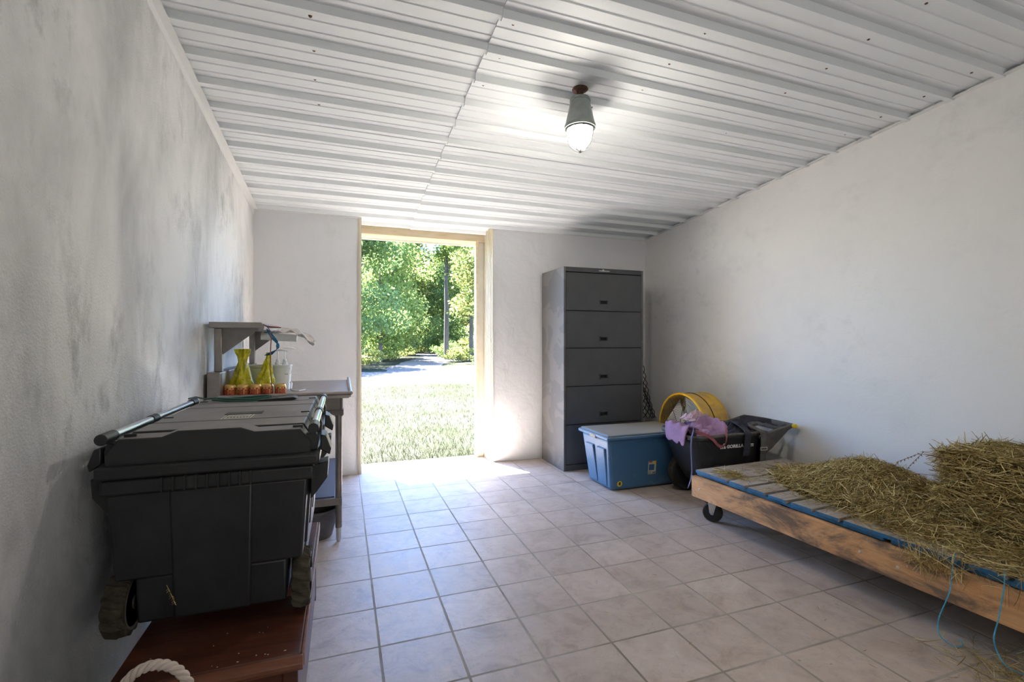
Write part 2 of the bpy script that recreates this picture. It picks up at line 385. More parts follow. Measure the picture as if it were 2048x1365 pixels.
def strands(P, D, Ln, W, bend=.25, seg=3, mb=None):
    """P points, D directions, Ln lengths, W widths -> verts, faces of thin curved blades"""
    n = len(P); D = D / np.linalg.norm(D, axis=1, keepdims=True)
    rnd = rng.normal(size=(n, 3)); w = np.cross(D, rnd); w /= np.linalg.norm(w, axis=1, keepdims=True) + 1e-9
    bd = np.cross(D, w) * (rng.normal(size=(n, 1)) * bend)
    V = np.zeros((n, (seg + 1) * 2, 3))
    for i in range(seg + 1):
        t = i / seg - .5
        c = P + D * (Ln * t)[:, None] + bd * (Ln * (t * t - .08))[:, None]
        tw = w * (W * (1 if 0 < i < seg else .7))[:, None] * .5
        V[:, 2 * i] = c - tw; V[:, 2 * i + 1] = c + tw
    base = np.arange(n)[:, None, None] * ((seg + 1) * 2)
    q = np.array([[2 * i, 2 * i + 1, 2 * i + 3, 2 * i + 2] for i in range(seg)])[None]
    return V.reshape(-1, 3), (base + q).reshape(-1, 4)
def mesh_np(name, V, F, mat, parent=None):
    me = bpy.data.meshes.new(name); off = Vector((0, 0, 0)); p = parent
    while p is not None: off += p.location; p = p.parent
    V = V - np.array(off)
    me.vertices.add(len(V)); me.vertices.foreach_set('co', V.ravel().astype(np.float32))
    me.loops.add(F.size); me.loops.foreach_set('vertex_index', F.ravel().astype(np.int32))
    me.polygons.add(len(F)); me.polygons.foreach_set('loop_start', np.arange(0, F.size, 4, dtype=np.int32))
    me.polygons.foreach_set('loop_total', np.full(len(F), 4, dtype=np.int32))
    me.materials.append(mat); me.update(calc_edges=True)
    o = bpy.data.objects.new(name, me); C.objects.link(o)
    if parent: o.parent = parent
    return o

# ------------------------------------------------------------------ room shell
XL, XR, YB, YN = -.74, 3.36, 4.751, -1.6
OUT = 5.10
def ceil_z(x, y):
    s = .095 + (.077 - .095) * (x - XL) / (XR - XL)
    return 2.468 + .006 * (x - XL) / (XR - XL) + s * (YB - y)
struct(MB().box(XL - .3, XR + .3, YN - .3, OUT - .02, -.12, 0).build('floor', M['floor']))
struct(MB().box(XL - .25, XL, YN - .2, OUT, 0, 3.4).build('wall_left', M['wall_left']))
struct(MB().box(XR, XR + .25, YN - .2, OUT, 0, 3.4).build('wall_right', M['wall_right']))
DX0, DX1 = .170, 1.480
def lumpy_panel(x0, x1, y0, y1, z0, z1, mb):
    mb.box(x0, x1, y0, y1, z0, z1)
w = MB(); w.box(XL, DX0 - .012, YB, OUT, 0, 2.6); w.box(DX1 + .006, XR, YB, OUT, 0, 2.6)
struct(w.build('wall_back', M['wall_back']))
# the wall behind the camera, its opening made up for the fill lamp
w = MB(); w.box(XL, .65, YN - .2, YN, 0, 3.4); w.box(1.95, XR, YN - .2, YN, 0, 3.4); w.box(.65, 1.95, YN - .2, YN, 2.1, 3.4)
struct(w.build('wall_near', M['wall_back']))
# added closed shell behind that opening, unseen, blocks the blue sky light
w = MB(); w.box(XL - .25, XR + .25, YN - 3.0, YN - 2.9, -.1, 3.4); w.box(XL - .25, XL, YN - 2.9, YN - .2, -.1, 3.4); w.box(XR, XR + .25, YN - 2.9, YN - .2, -.1, 3.4)
struct(w.build('wall_sky_blocker', M['wall_back']))
struct(MB().box(XL, XR, YN - 2.9, YN - .3, -.12, 0).build('floor_sky_blocker', M['wall_back']))
# ceiling of ribbed sheet metal, ribs running across the room
prof = []      # (y, dz)
ys = 4.90
ribs = [2.437 + .2286 * k for k in range(-19, 12)]
PIT = .2286
for r0 in ribs:
    if r0 > 5.0: continue
    prof += [(r0 - .018, 0), (r0 - .006, -.030), (r0 + .020, -.030), (r0 + .038, 0)]
    for f in (.40, .72):
        q = r0 + PIT * f
        prof += [(q - .006, 0), (q - .003, -.0045), (q + .003, -.0045), (q + .006, 0)]
prof = [p for p in prof if YN - .2 < p[0] < OUT + .1]
prof = [(YN - .2, 0)] + prof + [(OUT + .12, 0)]
def ceil_sheet(x0, x1, dz, n=6):
    mb = MB(); xs_ = [x0 + (x1 - x0) * i / n for i in range(n + 1)]
    vs = [(x, y, ceil_z(x, y) + d + dz) for y, d in prof for x in xs_]
    vs += [(x, y, ceil_z(x, y) + .03 + dz) for y, d in prof for x in xs_]
    K = len(prof) * (n + 1)
    fs = []
    for j in range(len(prof) - 1):
        for i in range(n):
            a = j * (n + 1) + i; fs.append((a, a + 1, a + n + 2, a + n + 1)); fs.append((K + a, K + a + n + 1, K + a + n + 2, K + a + 1))
    for i in range(n):
        fs.append((i, K + i, K + i + 1, i + 1)); a = (len(prof) - 1) * (n + 1) + i; fs.append((a, a + 1, K + a + 1, K + a))
    for j in range(len(prof) - 1):
        a = j * (n + 1); c = a + n + 1; fs.append((a, c, K + c, K + a)); a += n; c += n; fs.append((a, K + a, K + c, c))
    return mb.add(vs, fs)
ce = struct(ceil_sheet(XL, .672, .002).build('ceiling', M['ceil']))
ce2 = struct(ceil_sheet(.662, XR, -.0055).build('ceiling_sheet', M['ceil'], ce))
sm = MB()
for sx in (-.13, .735, 1.60, 2.40, 3.20):
    for r0 in ribs:
        q = r0 + .06 + random.uniform(-.006, .006)
        if q > 4.7: continue
        x = sx + random.uniform(-.012, .012); z = ceil_z(x, q)
        sm.lathe([(.0085, -.0005), (.008, -.004), (.005, -.008), (0, -.009)], (x, q, z), 8)
struct(sm.build('ceiling_screws', M['rust'], ce))
# slab above the ceiling keeps daylight out
struct(MB().box(XL - .25, XR + .25, YN - 3.0, OUT, 3.4, 3.5).build('roof', M['trim_white']))
mb = MB()
def zc(y, x): return ceil_z(x, y)
def strip(x0, x1, dz0, dz1, name):
    vs = []
    for y in (YN, YB):
        for x, d in ((x0, dz0), (x1, dz0), (x1, dz1), (x0, dz1)): vs.append((x, y, ceil_z(x, y) + d))
    return struct(MB().add(vs, [(0, 1, 2, 3), (7, 6, 5, 4), (0, 4, 5, 1), (1, 5, 6, 2), (2, 6, 7, 3), (3, 7, 4, 0)]).build(name, M['trim_white']))
strip(XL, XL + .035, -.032, -.026, 'trim_1'); strip(XL, XL + .004, -.075, -.026, 'trim_2')
strip(XR - .030, XR, -.030, -.025, 'trim_3')
mb = MB(); mb.box(XL, DX0 - .012, YB - .012, YB, 2.43, 2.446); mb.box(DX1 + .006, XR, YB - .012, YB, 2.437, 2.452)
struct(mb.build('trim_4', M['trim_white']))
# doorway: metal corner, corrugated reveal, outer post, header, threshold
dr = struct(MB().box(DX0 - .012, DX0, YB - .008, OUT, 0, 2.52).build('door_1', M['tan_metal2']))
struct(MB().box(DX0 - .03, DX0 + .004, YB - .006, YB - .0005, 0, 2.455).build('trim_5', M['tan_metal']))
pts = [(DX1 + .006, YB - .012)]
y = YB - .006
while y < 5.02:
    for dx, dy in ((0, .0), (0, .028), (-.012, .036), (-.012, .060)): pts.append((DX1 - .003 + dx, y + dy))
    y += .068
pts = [p for p in pts if p[1] < 5.06] + [(DX1 - .003, 5.06), (DX1 + .006, 5.06)]
struct(MB().prism(pts, 0, 2.455, 'z').build('door_reveal', M['tan_metal'], dr))
struct(MB().box(1.385, DX1 + .006, 5.03, OUT + .02, 0, 2.36).build('door_post', M['tan_metal2'], dr))
struct(MB().box(1.372, 1.40, 5.005, 5.03, 0, 2.36).build('door_post_strip', M['cream_wood'], dr))
hd = MB(); hd.box(DX0 - .012, DX1 + .006, 5.00, 5.04, 2.345, 2.44); struct(hd.build('door_header', M['cream_wood'], dr, bevel=.003))
struct(MB().box(DX0 - .012, DX1 + .006, 5.04, 5.19, 2.345, 2.385).build('door_soffit', M['cream_wood'], dr))
struct(MB().box(DX0 - .3, DX1 + .3, 5.19, 5.22, 2.33, 2.55).build('door_fascia', M['tan_metal2'], dr))
struct(MB().box(XL - .3, XR + .3, OUT - .02, OUT + .03, -.14, -.005).build('trim_6', M['wall_back']))
# exterior face
# eave over the door wall
# ------------------------------------------------------------------ ground outside
def ground_z(x, y): return -.06
gm = MB(); gm.box(-60, 90, OUT + .03, 130, -.30, -.05); struct(gm.build('lawn', M['lawn']))
gm = MB(); gm.box(-60, 90, -60, YN - 3.0, -.30, -.05); struct(gm.build('yard_ground', M['lawn']))
def road(name, ctr, mat, z):
    mb = MB(); vs = []; K = 0
    fine = []
    for i in range(len(ctr) - 1):
        for k in range(12):
            t = k / 12; fine.append(tuple(ctr[i][j] * (1 - t) + ctr[i + 1][j] * t for j in range(3)))
    fine.append(ctr[-1]); n = len(fine)
    for i, (x, y, w_) in enumerate(fine):
        a = fine[max(0, i - 1)]; c = fine[min(n - 1, i + 1)]
        d = Vector((c[0] - a[0], c[1] - a[1])).normalized(); nn = Vector((-d.y, d.x))
        j1 = w_ * (1 + random.uniform(-.13, .13)); j2 = w_ * (1 + random.uniform(-.13, .13))
        vs += [(x + nn.x * j1, y + nn.y * j1, z), (x - nn.x * j2, y - nn.y * j2, z), (x + nn.x * j1, y + nn.y * j1, z - .02), (x - nn.x * j2, y - nn.y * j2, z - .02)]
    fs = []
    for i in range(n - 1):
        a = 4 * i; fs += [(a, a + 4, a + 5, a + 1), (a, a + 2, a + 6, a + 4), (a + 1, a + 5, a + 7, a + 3)]
    return struct(mb.add(vs, fs).build(name, mat))
road('driveway', [(-16, 23, 1.6), (-4, 20.5, 1.6), (3, 18.5, 1.9), (8, 16.5, 1.8), (20, 14, 1.6)], M['dirt'], -.042)
road('driveway_branch', [(2.8, 18.5, 1.3), (3.3, 24, 1.3), (5.4, 31, 1.4), (8.0, 40, 1.6), (9.5, 55, 1.6)], M['dirt'], -.038)
# grass blades near the door
n = 26000
py = OUT + .04 + (rng.random(n) ** 1.7) * 9.0; px = -1.0 + rng.random(n) * (2.8 + py * .32)
P = np.stack([px, py, np.full(n, -.03)], 1); D = np.stack([rng.normal(0, .45, n), rng.normal(0, .45, n), np.ones(n)], 1)
V, F = strands(P, D, rng.uniform(.03, .075, n), rng.uniform(.003, .006, n), .3, 2)
tag(mesh_np('grass_blades', V, F, M['grass']), 'short sunlit grass blades in front of the doorway', 'grass', kind='stuff')
# ------------------------------------------------------------------ trees
def leaf_cloud(blobs, n, size, hang=0.0):
    Ps = []
    tot = sum(b_[3] ** 2 for b_ in blobs)
    for (x, y, z, r, sq) in blobs:
        k = max(20, int(n * r * r / tot)); d = rng.normal(size=(k, 3)); d /= np.linalg.norm(d, axis=1, keepdims=True)
        rr = r * (rng.random(k) ** .45) ; q = d * rr[:, None]; q[:, 2] *= sq
        Ps.append(q + np.array([x, y, z]))
    P = np.concatenate(Ps); n = len(P)
    D = rng.normal(size=(n, 3)); D[:, 2] -= .3
    D /= np.linalg.norm(D, axis=1, keepdims=True)
    w = np.cross(D, rng.normal(size=(n, 3))); w /= np.linalg.norm(w, axis=1, keepdims=True)
    s = size * rng.uniform(.6, 1.3, n)[:, None]
    V = np.stack([P, P + D * s * .5 + w * s * .34, P + D * s, P + D * s * .5 - w * s * .34], 1).reshape(-1, 3)
    F = np.arange(4 * n).reshape(-1, 4)
    return V, F
def proto_tree(name, label, cat, h, crown_lo, cr, nblob, nleaf, lsize, lm, tr=.14, group=None, lean=0, tall_sparse=False):
    root = thing(name, label, cat, (0, 0, -60), 0, group); root.location = (0, 0, 0)
    pts = []
    for i in range(9):
        t = i / 8; pts.append((lean * t + random.uniform(-.08, .08) * h * .08 * t, random.uniform(-.08, .08) * h * .08 * t, -.1 + t * h))
    tb = MB(); tb.tube(pts, [tr * (1 - .75 * i / 8) for i in range(9)], 8)
    blobs = []
    for k in range(nblob):
        z = crown_lo + (h * 1.02 - crown_lo) * ((k + .5) / nblob); env = math.sin(PI * min(1, max(.12, (z - crown_lo) / (h - crown_lo) * .8 + .16)))
        a = random.uniform(0, 2 * PI); rr = cr * env * random.uniform(.25, .9)
        if tall_sparse: rr *= .8
        x, y = lean * z / h + rr * math.cos(a), rr * math.sin(a)
        blobs.append((x, y, z, cr * random.uniform(.28, .48), .62))
        tt = min(1, z / h) * .85; i = int(tt * 8); p0 = pts[i]
        tb.tube([p0, ((p0[0] + x) / 2, (p0[1] + y) / 2, (p0[2] + z) / 2 + .2), (x, y, z)], [tr * .32 * (1.1 - tt), tr * .2, tr * .06], 5)
    tb.build('trunk', M['bark'], root, world=False, smooth=True)
    V, F = leaf_cloud(blobs, nleaf, lsize)
    mesh_np('foliage', V, F, lm, root)
    return root
def bush_proto(name, label, cat, r, h, nleaf, lsize, lm, group):
    root = thing(name, label, cat, (0, 0, 0), 0, group)
    tb = MB(); blobs = []
    for k in range(9):
        a = random.uniform(0, 2 * PI); rr = r * random.uniform(.1, .75); z = h * random.uniform(.25, .8)
        x, y = rr * math.cos(a), rr * math.sin(a); blobs.append((x, y, z, r * random.uniform(.35, .55), .8 * h / r * .6))
        tb.tube([(x * .1, y * .1, -.08), (x * .6, y * .6, z * .5), (x, y, z)], [.02, .014, .006], 5)
    tb.build('stem', M['bark'], root, world=False)
    V, F = leaf_cloud(blobs, nleaf, lsize); V[:, 2] = np.maximum(V[:, 2], -.04)
    mesh_np('foliage', V, F, lm, root); return root
P_A = proto_tree('leafy_tree', '', 'tree', 11, 1.2, 3.6, 30, 19000, .20, M['leaf_a'], .13)
P_B = proto_tree('leafy_tree', '', 'tree', 9, .6, 3.2, 30, 20000, .17, M['leaf_b'], .11)
P_C = proto_tree('leafy_tree', '', 'tree', 10, 2.4, 3.0, 24, 13000, .19, M['leaf_c'], .09, tall_sparse=True)
P_P = proto_tree('pine_tree', '', 'tree', 19, 8.5, 2.6, 20, 11000, .21, M['leaf_a'], .24, tall_sparse=True)
def put(proto, x, y, s, rz, label, group=None, first=set()):
    o = proto if proto.name not in first else copy_tree(proto)
    first.add(proto.name)
    o.location = (x, y, -.05); o.rotation_euler = (0, 0, rz); o.scale = (s, s, s); o['label'] = label
    if group: o['group'] = group
    return o
BK = 'broadleaf trees closing the wood beyond the lawn'
put(P_B, .2, 25.0, 1.00, 0, 'dark green tree with low boughs, nearest on the left of the driveway')
put(P_A, -2.4, 23.5, 1.05, 1.0, 'tall bright leafy tree at the left edge of the doorway view')
put(P_A, 2.3, 31.5, 1.05, 2.0, 'bright leafy tree arching over the left side of the driveway')
put(P_B, 3.2, 37, .95, 3.0, 'dark green tree left of the driveway where it enters the wood')
put(P_P, 7.0, 33.5, .80, .5, 'straight tall pine trunk right of the driveway bend')
put(P_C, 8.2, 26.5, 1.05, 1.2, 'thin yellow green tree at the right edge of the doorway view')
put(P_P, 8.3, 31.5, .70, 2.2, 'second tall pine, nearer the right edge of the doorway')
put(P_C, 6.4, 45, 1.15, 4.0, 'sparse pale green tree at the far end of the driveway')
for i, (x, y, s) in enumerate([(-7, 26, 1), (-12, 28, 1.1), (13, 30, 1.0), (17, 33, 1.1), (-1, 38, 1.1), (12.5, 42, 1.1), (-5, 42, 1.2), (1.2, 52, 1.15), (16, 50, 1.2), (5.0, 60, 1.15), (10.5, 58, 1.15), (14.5, 66, 1.2), (8, 70, 1.3), (20, 60, 1.3), (2, 72, 1.3), (4.6, 47, .9), (8.8, 44, .95), (11.6, 38, .9), (7.2, 54, 1.0), (10.6, 49, 1.0), (13.2, 56, 1.2), (3.0, 62, 1.1)]):
    put((P_A, P_B, P_C)[i % 3] if i % 3 != 2 or y < 50 else P_A, x, y, s, i * 1.7, 'background broadleaf tree of the wood beyond the driveway', BK)
BP = bush_proto('shrub', '', 'shrub', 1.3, 1.5, 2600, .12, M['leaf_b'], None)
BQ = bush_proto('shrub', '', 'shrub', 1.2, 1.1, 2200, .11, M['leaf_c'], None)
BR = 'low shrubs along the wood edge'
put(BP, -.4, 22.3, 1.1, 0, 'dark low shrub at the foot of the nearest left tree'); put(BQ, 8.0, 25.5, 1.0, 0, 'yellow green shrub below the pine, right of the driveway')
for i, (x, y, s) in enumerate([(1.4, 27, .8), (-2.2, 22, 1.2), (6.9, 29, .9), (9.3, 26, 1.0), (2.4, 33, 1.0), (7.9, 37.5, 1.0), (5.2, 41, .8), (10.8, 29, 1.2), (-4.5, 23, 1.2), (3.8, 48, 1.4), (11, 45, 1.6), (6.6, 52, 1.8), (9.2, 50, 1.6), (12, 26, 1.2), (5.6, 57, 2.6), (8.6, 60, 3.0), (11.6, 60, 3.0), (3.4, 55, 2.6), (9.6, 40, 1.6), (10.8, 35, 1.6), (9.2, 33, 1.1)]):
    put(BP if i % 2 else BQ, x, y, s, i * 2.1, 'low leafy undergrowth shrub along the edge of the wood', BR)

# ------------------------------------------------------------------ bench
BT = .364
t = thing('wooden_bench', 'dark red stained low wooden bench under the black storage chest', 'bench', (-.34, 2.0, 0))
MB().box(-.578, -.112, 1.50, 2.56, BT - .026, BT).build('bench_top', [M['bench']], t, bevel=.004)
MB().prism([(1.47, BT - .012), (1.485, BT - .003), (1.50, BT - .003), (1.50, BT - .040), (1.484, BT - .040), (1.476, BT - .028), (1.468, BT - .024)], -.585, -.105, 'x').build('front_molding', M['bench_edge'], t, bevel=.002)
MB().box(-.112, -.103, 1.50, 2.56, BT - .038, BT - .003).build('side_molding', M['bench_edge'], t, bevel=.002)
MB().box(-.56, -.13, 1.515, 1.535, .10, BT - .04).build('front_panel', M['bench'], t, bevel=.002)
for x0, x1, y0, y1 in ((-.565, -.525, 1.505, 1.545), (-.160, -.120, 1.505, 1.545), (-.565, -.525, 2.50, 2.54), (-.160, -.120, 2.50, 2.54)):
    MB().box(x0, x1, y0, y1, 0, BT - .026).build('leg', M['bench'], t, bevel=.003)
MB().box(-.135, -.122, 1.545, 2.50, .03, BT - .026).build('side_panel', M['bench'], t, bevel=.002)
cr = MB()
for k in range(18):
    x = random.uniform(-.52, -.14); y = random.uniform(1.50, 1.68); s = random.uniform(.0008, .0022)
    cr.box(x, x + s * random.uniform(1, 3), y, y + s, BT, BT + .0015)
tag(cr.build('crumbs', M['paper']), 'scattered pale crumbs on the dark bench top', 'crumbs', kind='stuff')

# ------------------------------------------------------------------ black storage chest
t = thing('storage_chest', 'large black wheeled plastic storage chest on the wooden bench', 'chest', (-.37, 2.12, BT))
b_ = MB()
b_.tbox((-.625, -.122, 1.69, 2.60), (-.640, -.105, 1.675, 2.615), .56, .822)           # main tub upper
b_.tbox((-.572, -.170, 1.70, 2.58), (-.575, -.168, 1.695, 2.59), .425, .562)             # lower part between the wheels
b_.tbox((-.615, -.130, 1.93, 2.58), (-.625, -.122, 1.92, 2.60), .425, .562)
b_.tbox((-.475, -.272, 1.684, 1.70), (-.485, -.262, 1.6715, 1.69), .43, .822)
b_.build('tub', M['black_plastic'], t, bevel=.012, seg=3)
lip = MB(); lip.box(-.648, -.085, 1.660, 2.625, .820, .866); 
lip.build('rim', M['black_plastic'], t, bevel=.008, seg=3)
lip = MB(); lip.box(-.658, -.068, 1.648, 2.635, .868, .906); lip.build('lid_flange', M['black_plastic'], t, bevel=.009, seg=3)
for k in range(9):
    x = -.50 + k * .029; MB().box(x, x + .005, 1.652, 1.664, .824, .866).build('gusset', M['black_plastic'], t)
prof_l = [(-.640, .900), (-.640, .930), (-.608, .981), (-.503, .981), (-.462, .997), (-.296, .997), (-.258, .982), (-.126, .983), (-.098, .940), (-.094, .900)]
lid = MB()
inner = [(x * .985 - .005, z - .008) for x, z in prof_l]
lid.prism(inner, 1.70, 1.765, 'y', 1)
flat_l = [(-.640, .900), (-.640, .930), (-.606, .986), (-.122, .986), (-.098, .940), (-.094, .900)]
inner2 = [(x * .985 - .005, z - .007) for x, z in flat_l]; lid.prism(inner2, 1.70, 2.61, 'y', 1)
for y0, y1 in ((1.672, 1.762), (1.770, 1.925), (1.933, 2.290), (2.298, 2.442), (2.450, 2.625)):
    lid.prism(prof_l if y0 < 1.7 else flat_l, y0, y1, 'y', 0)
lid.build('lid', [M['lid'], M['dark']], t, bevel=.004)
for sx, x, z in ((-1, -.640, .985), (1, -.086, .985)):
    bar = MB().tube([(x, 1.68, z), (x, 2.56, z)], .0125, 16).build('handle_bar', M['alu'], t, smooth=True); bar['label'] = 'silver tubular side bar'
    for y0, y1, r in ((1.650, 1.73, .0165), (2.02, 2.075, .0155), (2.50, 2.57, .0165)):
        MB().tube([(x, y0, z), (x, y1, z)], r, 16).build('bar_cap', M['black_plastic'], bar, smooth=True, bevel=.002)
    for y0 in (1.70, 2.03, 2.50):
        xi = x - sx * .035
        br = MB(); br.prism([(x + sx * .004, .970), (x + sx * .012, .94), (x + sx * .010, .905), (xi, .905), (xi, .955)], y0, y0 + .035, 'y')
        br.build('bar_bracket', M['black_plastic'], t, bevel=.003)
        MB().box(min(xi, xi - sx * .03), max(xi, xi - sx * .03), y0 + .004, y0 + .012, .972, .9895).build('clip', M['black_plastic'], t)
# side latches
for sx, x in ((-1, -.658), (1, -.068)):
    for y0 in (1.70, 2.15):
        q = MB(); q.prism([(x, .955), (x + sx * .018, .95), (x + sx * .034, .905), (x + sx * .030, .885), (x, .905)], y0, y0 + .10, 'y')
        q.prism([(x, .86), (x + sx * .026, .865), (x + sx * .022, .81), (x - sx * .03, .74), (x - sx * .03, .86)], y0, y0 + .08, 'y')
        q.build('latch', M['black_plastic'], t, bevel=.004)
# right flank ribs
for k in range(5):
    y0 = 1.76 + k * .18
    MB().tbox((-.128, -.112, y0, y0 + .05), (-.112, -.097, y0, y0 + .05), .58, .815).build('side_rib', M['black_plastic'], t, bevel=.004)
def wheel(cx, cy, cz, r, w_, parent, name='wheel', hubside=1):
    n = 56
    # tyre with chevron lugs
    wm = MB(); vs = []; fs = []; prof_w = [(-.5, .80), (-.5, .88), (-.42, .955), (0, 1.0), (.42, .955), (.5, .88), (.5, .80)]
    for k in range(n):
        for j, (u, rr) in enumerate(prof_w):
            lug = 1.0 if ((k + abs(j - 3)) % 4) < 2 else .90
            if j in (0, 6): lug = 1
            a = 2 * PI * k / n; vs.append((cx + u * w_, cy + r * rr * lug * math.cos(a), cz + r * rr * lug * math.sin(a)))
    m_ = len(prof_w)
    for k in range(n):
        for j in range(m_ - 1):
            fs.append((k * m_ + j, k * m_ + j + 1, ((k + 1) % n) * m_ + j + 1, ((k + 1) % n) * m_ + j))
    wm.add(vs, fs)
    inner_ = [(r * .80, -.5 * w_), (r * .62, -.42 * w_), (r * .60, .42 * w_), (r * .80, .5 * w_)]
    wo = wm.build(name, M['rubber_dusty'] if name == 'wheel' else M['rubber'], parent, smooth=False)
    h = MB()
    h.lathe([(r * .815, -.47 * w_), (r * .815, .47 * w_)], (cx, cy, cz), 32, axis='x')
    for s in (-1, 1):
        h.lathe([(r * .80, .47 * w_ * s), (r * .72, .50 * w_ * s), (r * .60, .30 * w_ * s), (r * .25, .30 * w_ * s), (r * .22, .55 * w_ * s), (0, .55 * w_ * s)], (cx, cy, cz), 32, axis='x')
    h.build('hub', M['hub'] if name == 'wheel' else M['black_plastic'], wo, smooth=True)
    return wo
wheel(-.630, 1.775, BT + .098, .098, .060, t); wheel(-.128, 1.775, BT + .098, .098, .056, t)
for x in (-.56, -.17): MB().box(x - .03, x + .03, 2.48, 2.56, BT, .43).build('foot', M['black_plastic'], t, bevel=.004)
lb = MB().prism([(-.408, 1.945), (-.312, 1.945), (-.312, 2.035), (-.408, 2.035)], .9858, .9868, 'z').build('lid_label', M['paper'], t)
lb['label'] = 'pale lettered label strip on the lid'
ll = MB()
for k in range(3): ll.box(-.396, -.324, 1.957 + k * .026, 1.962 + k * .026, .9868, .9873)
for k in range(7): ll.box(-.392 + k * .0105, -.389 + k * .0105, 1.962, 1.983, .9868, .9873)
ll.box(-.403, -.400, 1.947, 2.033, .9868, .9873); ll.box(-.320, -.317, 1.947, 2.033, .9868, .9873)
ll.build('lettering', M['letter_black'], lb)
MB().box(-.416, -.290, 2.050, 2.105, .985, .9885).build('tape_patch', M['tape'], t)
# hay sprig stuck on the front of the chest
sg = MB(); p0 = Vector((-.487, 1.664, .545)); sg.tube([p0, p0 + Vector((.012, -.001, -.03)), p0 + Vector((.022, -.001, -.062))], .0009, 5)
for k in range(16):
    q = p0 + Vector((.004 + .018 * k / 16, -.001, -.010 - .05 * k / 16)); s = 1 if k % 2 else -1
    sg.tube([q, q + Vector((s * random.uniform(.003, .007), -.002, -.006))], .0008, 4)
tag(sg.build('grass_sprig', M['hay']), 'small dry grass sprig clinging to the lower front of the black chest', 'sprig')

# items at the rear of the lid
def circ(cx, cy, z, rx, ry, n=40, wob_=0, turns=1):
    return [(cx + rx * (1 + wob_ * math.sin(k * .6)) * math.cos(2 * PI * k / n), cy + ry * math.sin(2 * PI * k / n), z + .004 * math.sin(k * .35)) for k in range(int(n * turns))]
g = MB(); g.tube(circ(-.44, 2.52, .992, .120, .042), .0045, 8, closed=True); g.tube(circ(-.43, 2.525, .9985, .112, .036, wob_=.04), .0045, 8, closed=True)
g.tube([(-.54, 2.53, 1.002), (-.60, 2.56, .996), (-.65, 2.62, 1.0), (-.70, 2.70, .985)], .004, 6)
tag(g.build('hose_coil', M['green'], smooth=True), 'dark green coiled hose on the rear of the black chest lid', 'hose')
g = MB(); g.prism([(-.37, .9865), (-.355, .994), (-.215, 1.001), (-.200, .993), (-.225, .9865)], 2.46, 2.55, 'y')
tag(g.build('tray', M['black_plastic'], bevel=.002), 'thin black plastic tray on the rear of the chest lid beside the hose', 'tray')

# ------------------------------------------------------------------ tub with rope handle (mostly below the frame)
t = thing('rope_handled_tub', 'tub with white twisted rope handle in front of the bench', 'tub', (-.34, .98, 0))
MB().lathe([(0, .0), (.135, .0), (.175, .50), (.185, .50), (.185, .515), (.172, .515), (.130, .02), (0, .02)], (-.34, .98, 0), 40).build('tub_body', M['blue_tub'], t, smooth=True)
rp = []
for k in range(33):
    a = PI * k / 32; rp.append(Vector((-.357 + .066 * math.cos(a), 1.15 - .01 * math.sin(a), .508 + .107 * math.sin(a) ** .85)))
g = MB(); 
ns = 160
def rp_at(u):
    f = u * 32; i = min(31, int(f)); return rp[i].lerp(rp[i + 1], f - i)
for s in range(3):
    q = []
    for k in range(ns + 1):
        u = k / ns; c = rp_at(u); tdir = (rp_at(min(1, u + .01)) - rp_at(max(0, u - .01))).normalized(); a = u * 2 * PI * 5.2 + s * 2 * PI / 3
        n1_ = tdir.cross(Vector((0, 1, 0))).normalized(); n2_ = Vector((0, 1, 0)); q.append(c + (n1_ * math.cos(a) + n2_ * math.sin(a)) * .0054)
    g.tube(q, .0050, 8)
rh = g.build('rope_handle', M['rope'], t, smooth=True); rh['label'] = 'off-white three-strand twisted rope'

# ------------------------------------------------------------------ stainless table
TZ = .93; TY0_, TY1_ = 3.12, 4.36; TXL, TXR = -.722, .052
t = thing('steel_table', 'stainless steel work table with overshelf by the doorway wall', 'table', (-.33, 3.74, 0))
top = MB(); top.box(TXL, TXR - .01, TY0_ + .01, TY1_, TZ - .02, TZ); top.build('tabletop', M['steel'], t, bevel=.002)
rim = MB()
for (a, c_) in (((TXL + .06, TY0_, TZ + .012), (TXR, TY0_, TZ + .012)), ((TXR, TY0_, TZ + .012), (TXR, TY1_, TZ + .012))): rim.tube([a, c_], .012, 12)
rim.box(TXL + .06, TXR, TY0_ - .002, TY0_ + .012, TZ - .012, TZ + .008); rim.box(TXR - .012, TXR, TY0_, TY1_, TZ - .012, TZ + .008)
rim.build('raised_rim', M['steel'], t, smooth=True)
ap = MB(); ap.box(TXL + .02, -.005, TY0_ + .05, TY0_ + .065, TZ - .105, TZ - .02); ap.box(-.012, .003, TY0_ + .05, TY1_ - .05, TZ - .105, TZ - .02)
ap.build('apron', M['steel_dull'], t, bevel=.002)
MB().box(TXL, -.655, TY0_, TY1_, TZ - .05, 1.085).build('backsplash', M['steel'], t, bevel=.004)
for y in (3.175, 4.28):
    MB().box(-.698, -.658, y, y + .04, 1.085, 1.34).build('shelf_post', M['steel'], t, bevel=.004)
    MB().prism([(-.658, 1.34), (-.658, 1.185), (-.47, 1.335), (-.47, 1.34)], y + .018, y + .022, 'y').build('shelf_bracket', M['steel_dull'], t)
sh = MB(); sh.prism([(-.716, 1.340), (-.716, 1.375), (-.450, 1.375), (-.432, 1.355), (-.436, 1.33), (-.446, 1.33), (-.450, 1.342)], 3.14, 4.34, 'y')
sh.build('overshelf', M['steel'], t, bevel=.002)
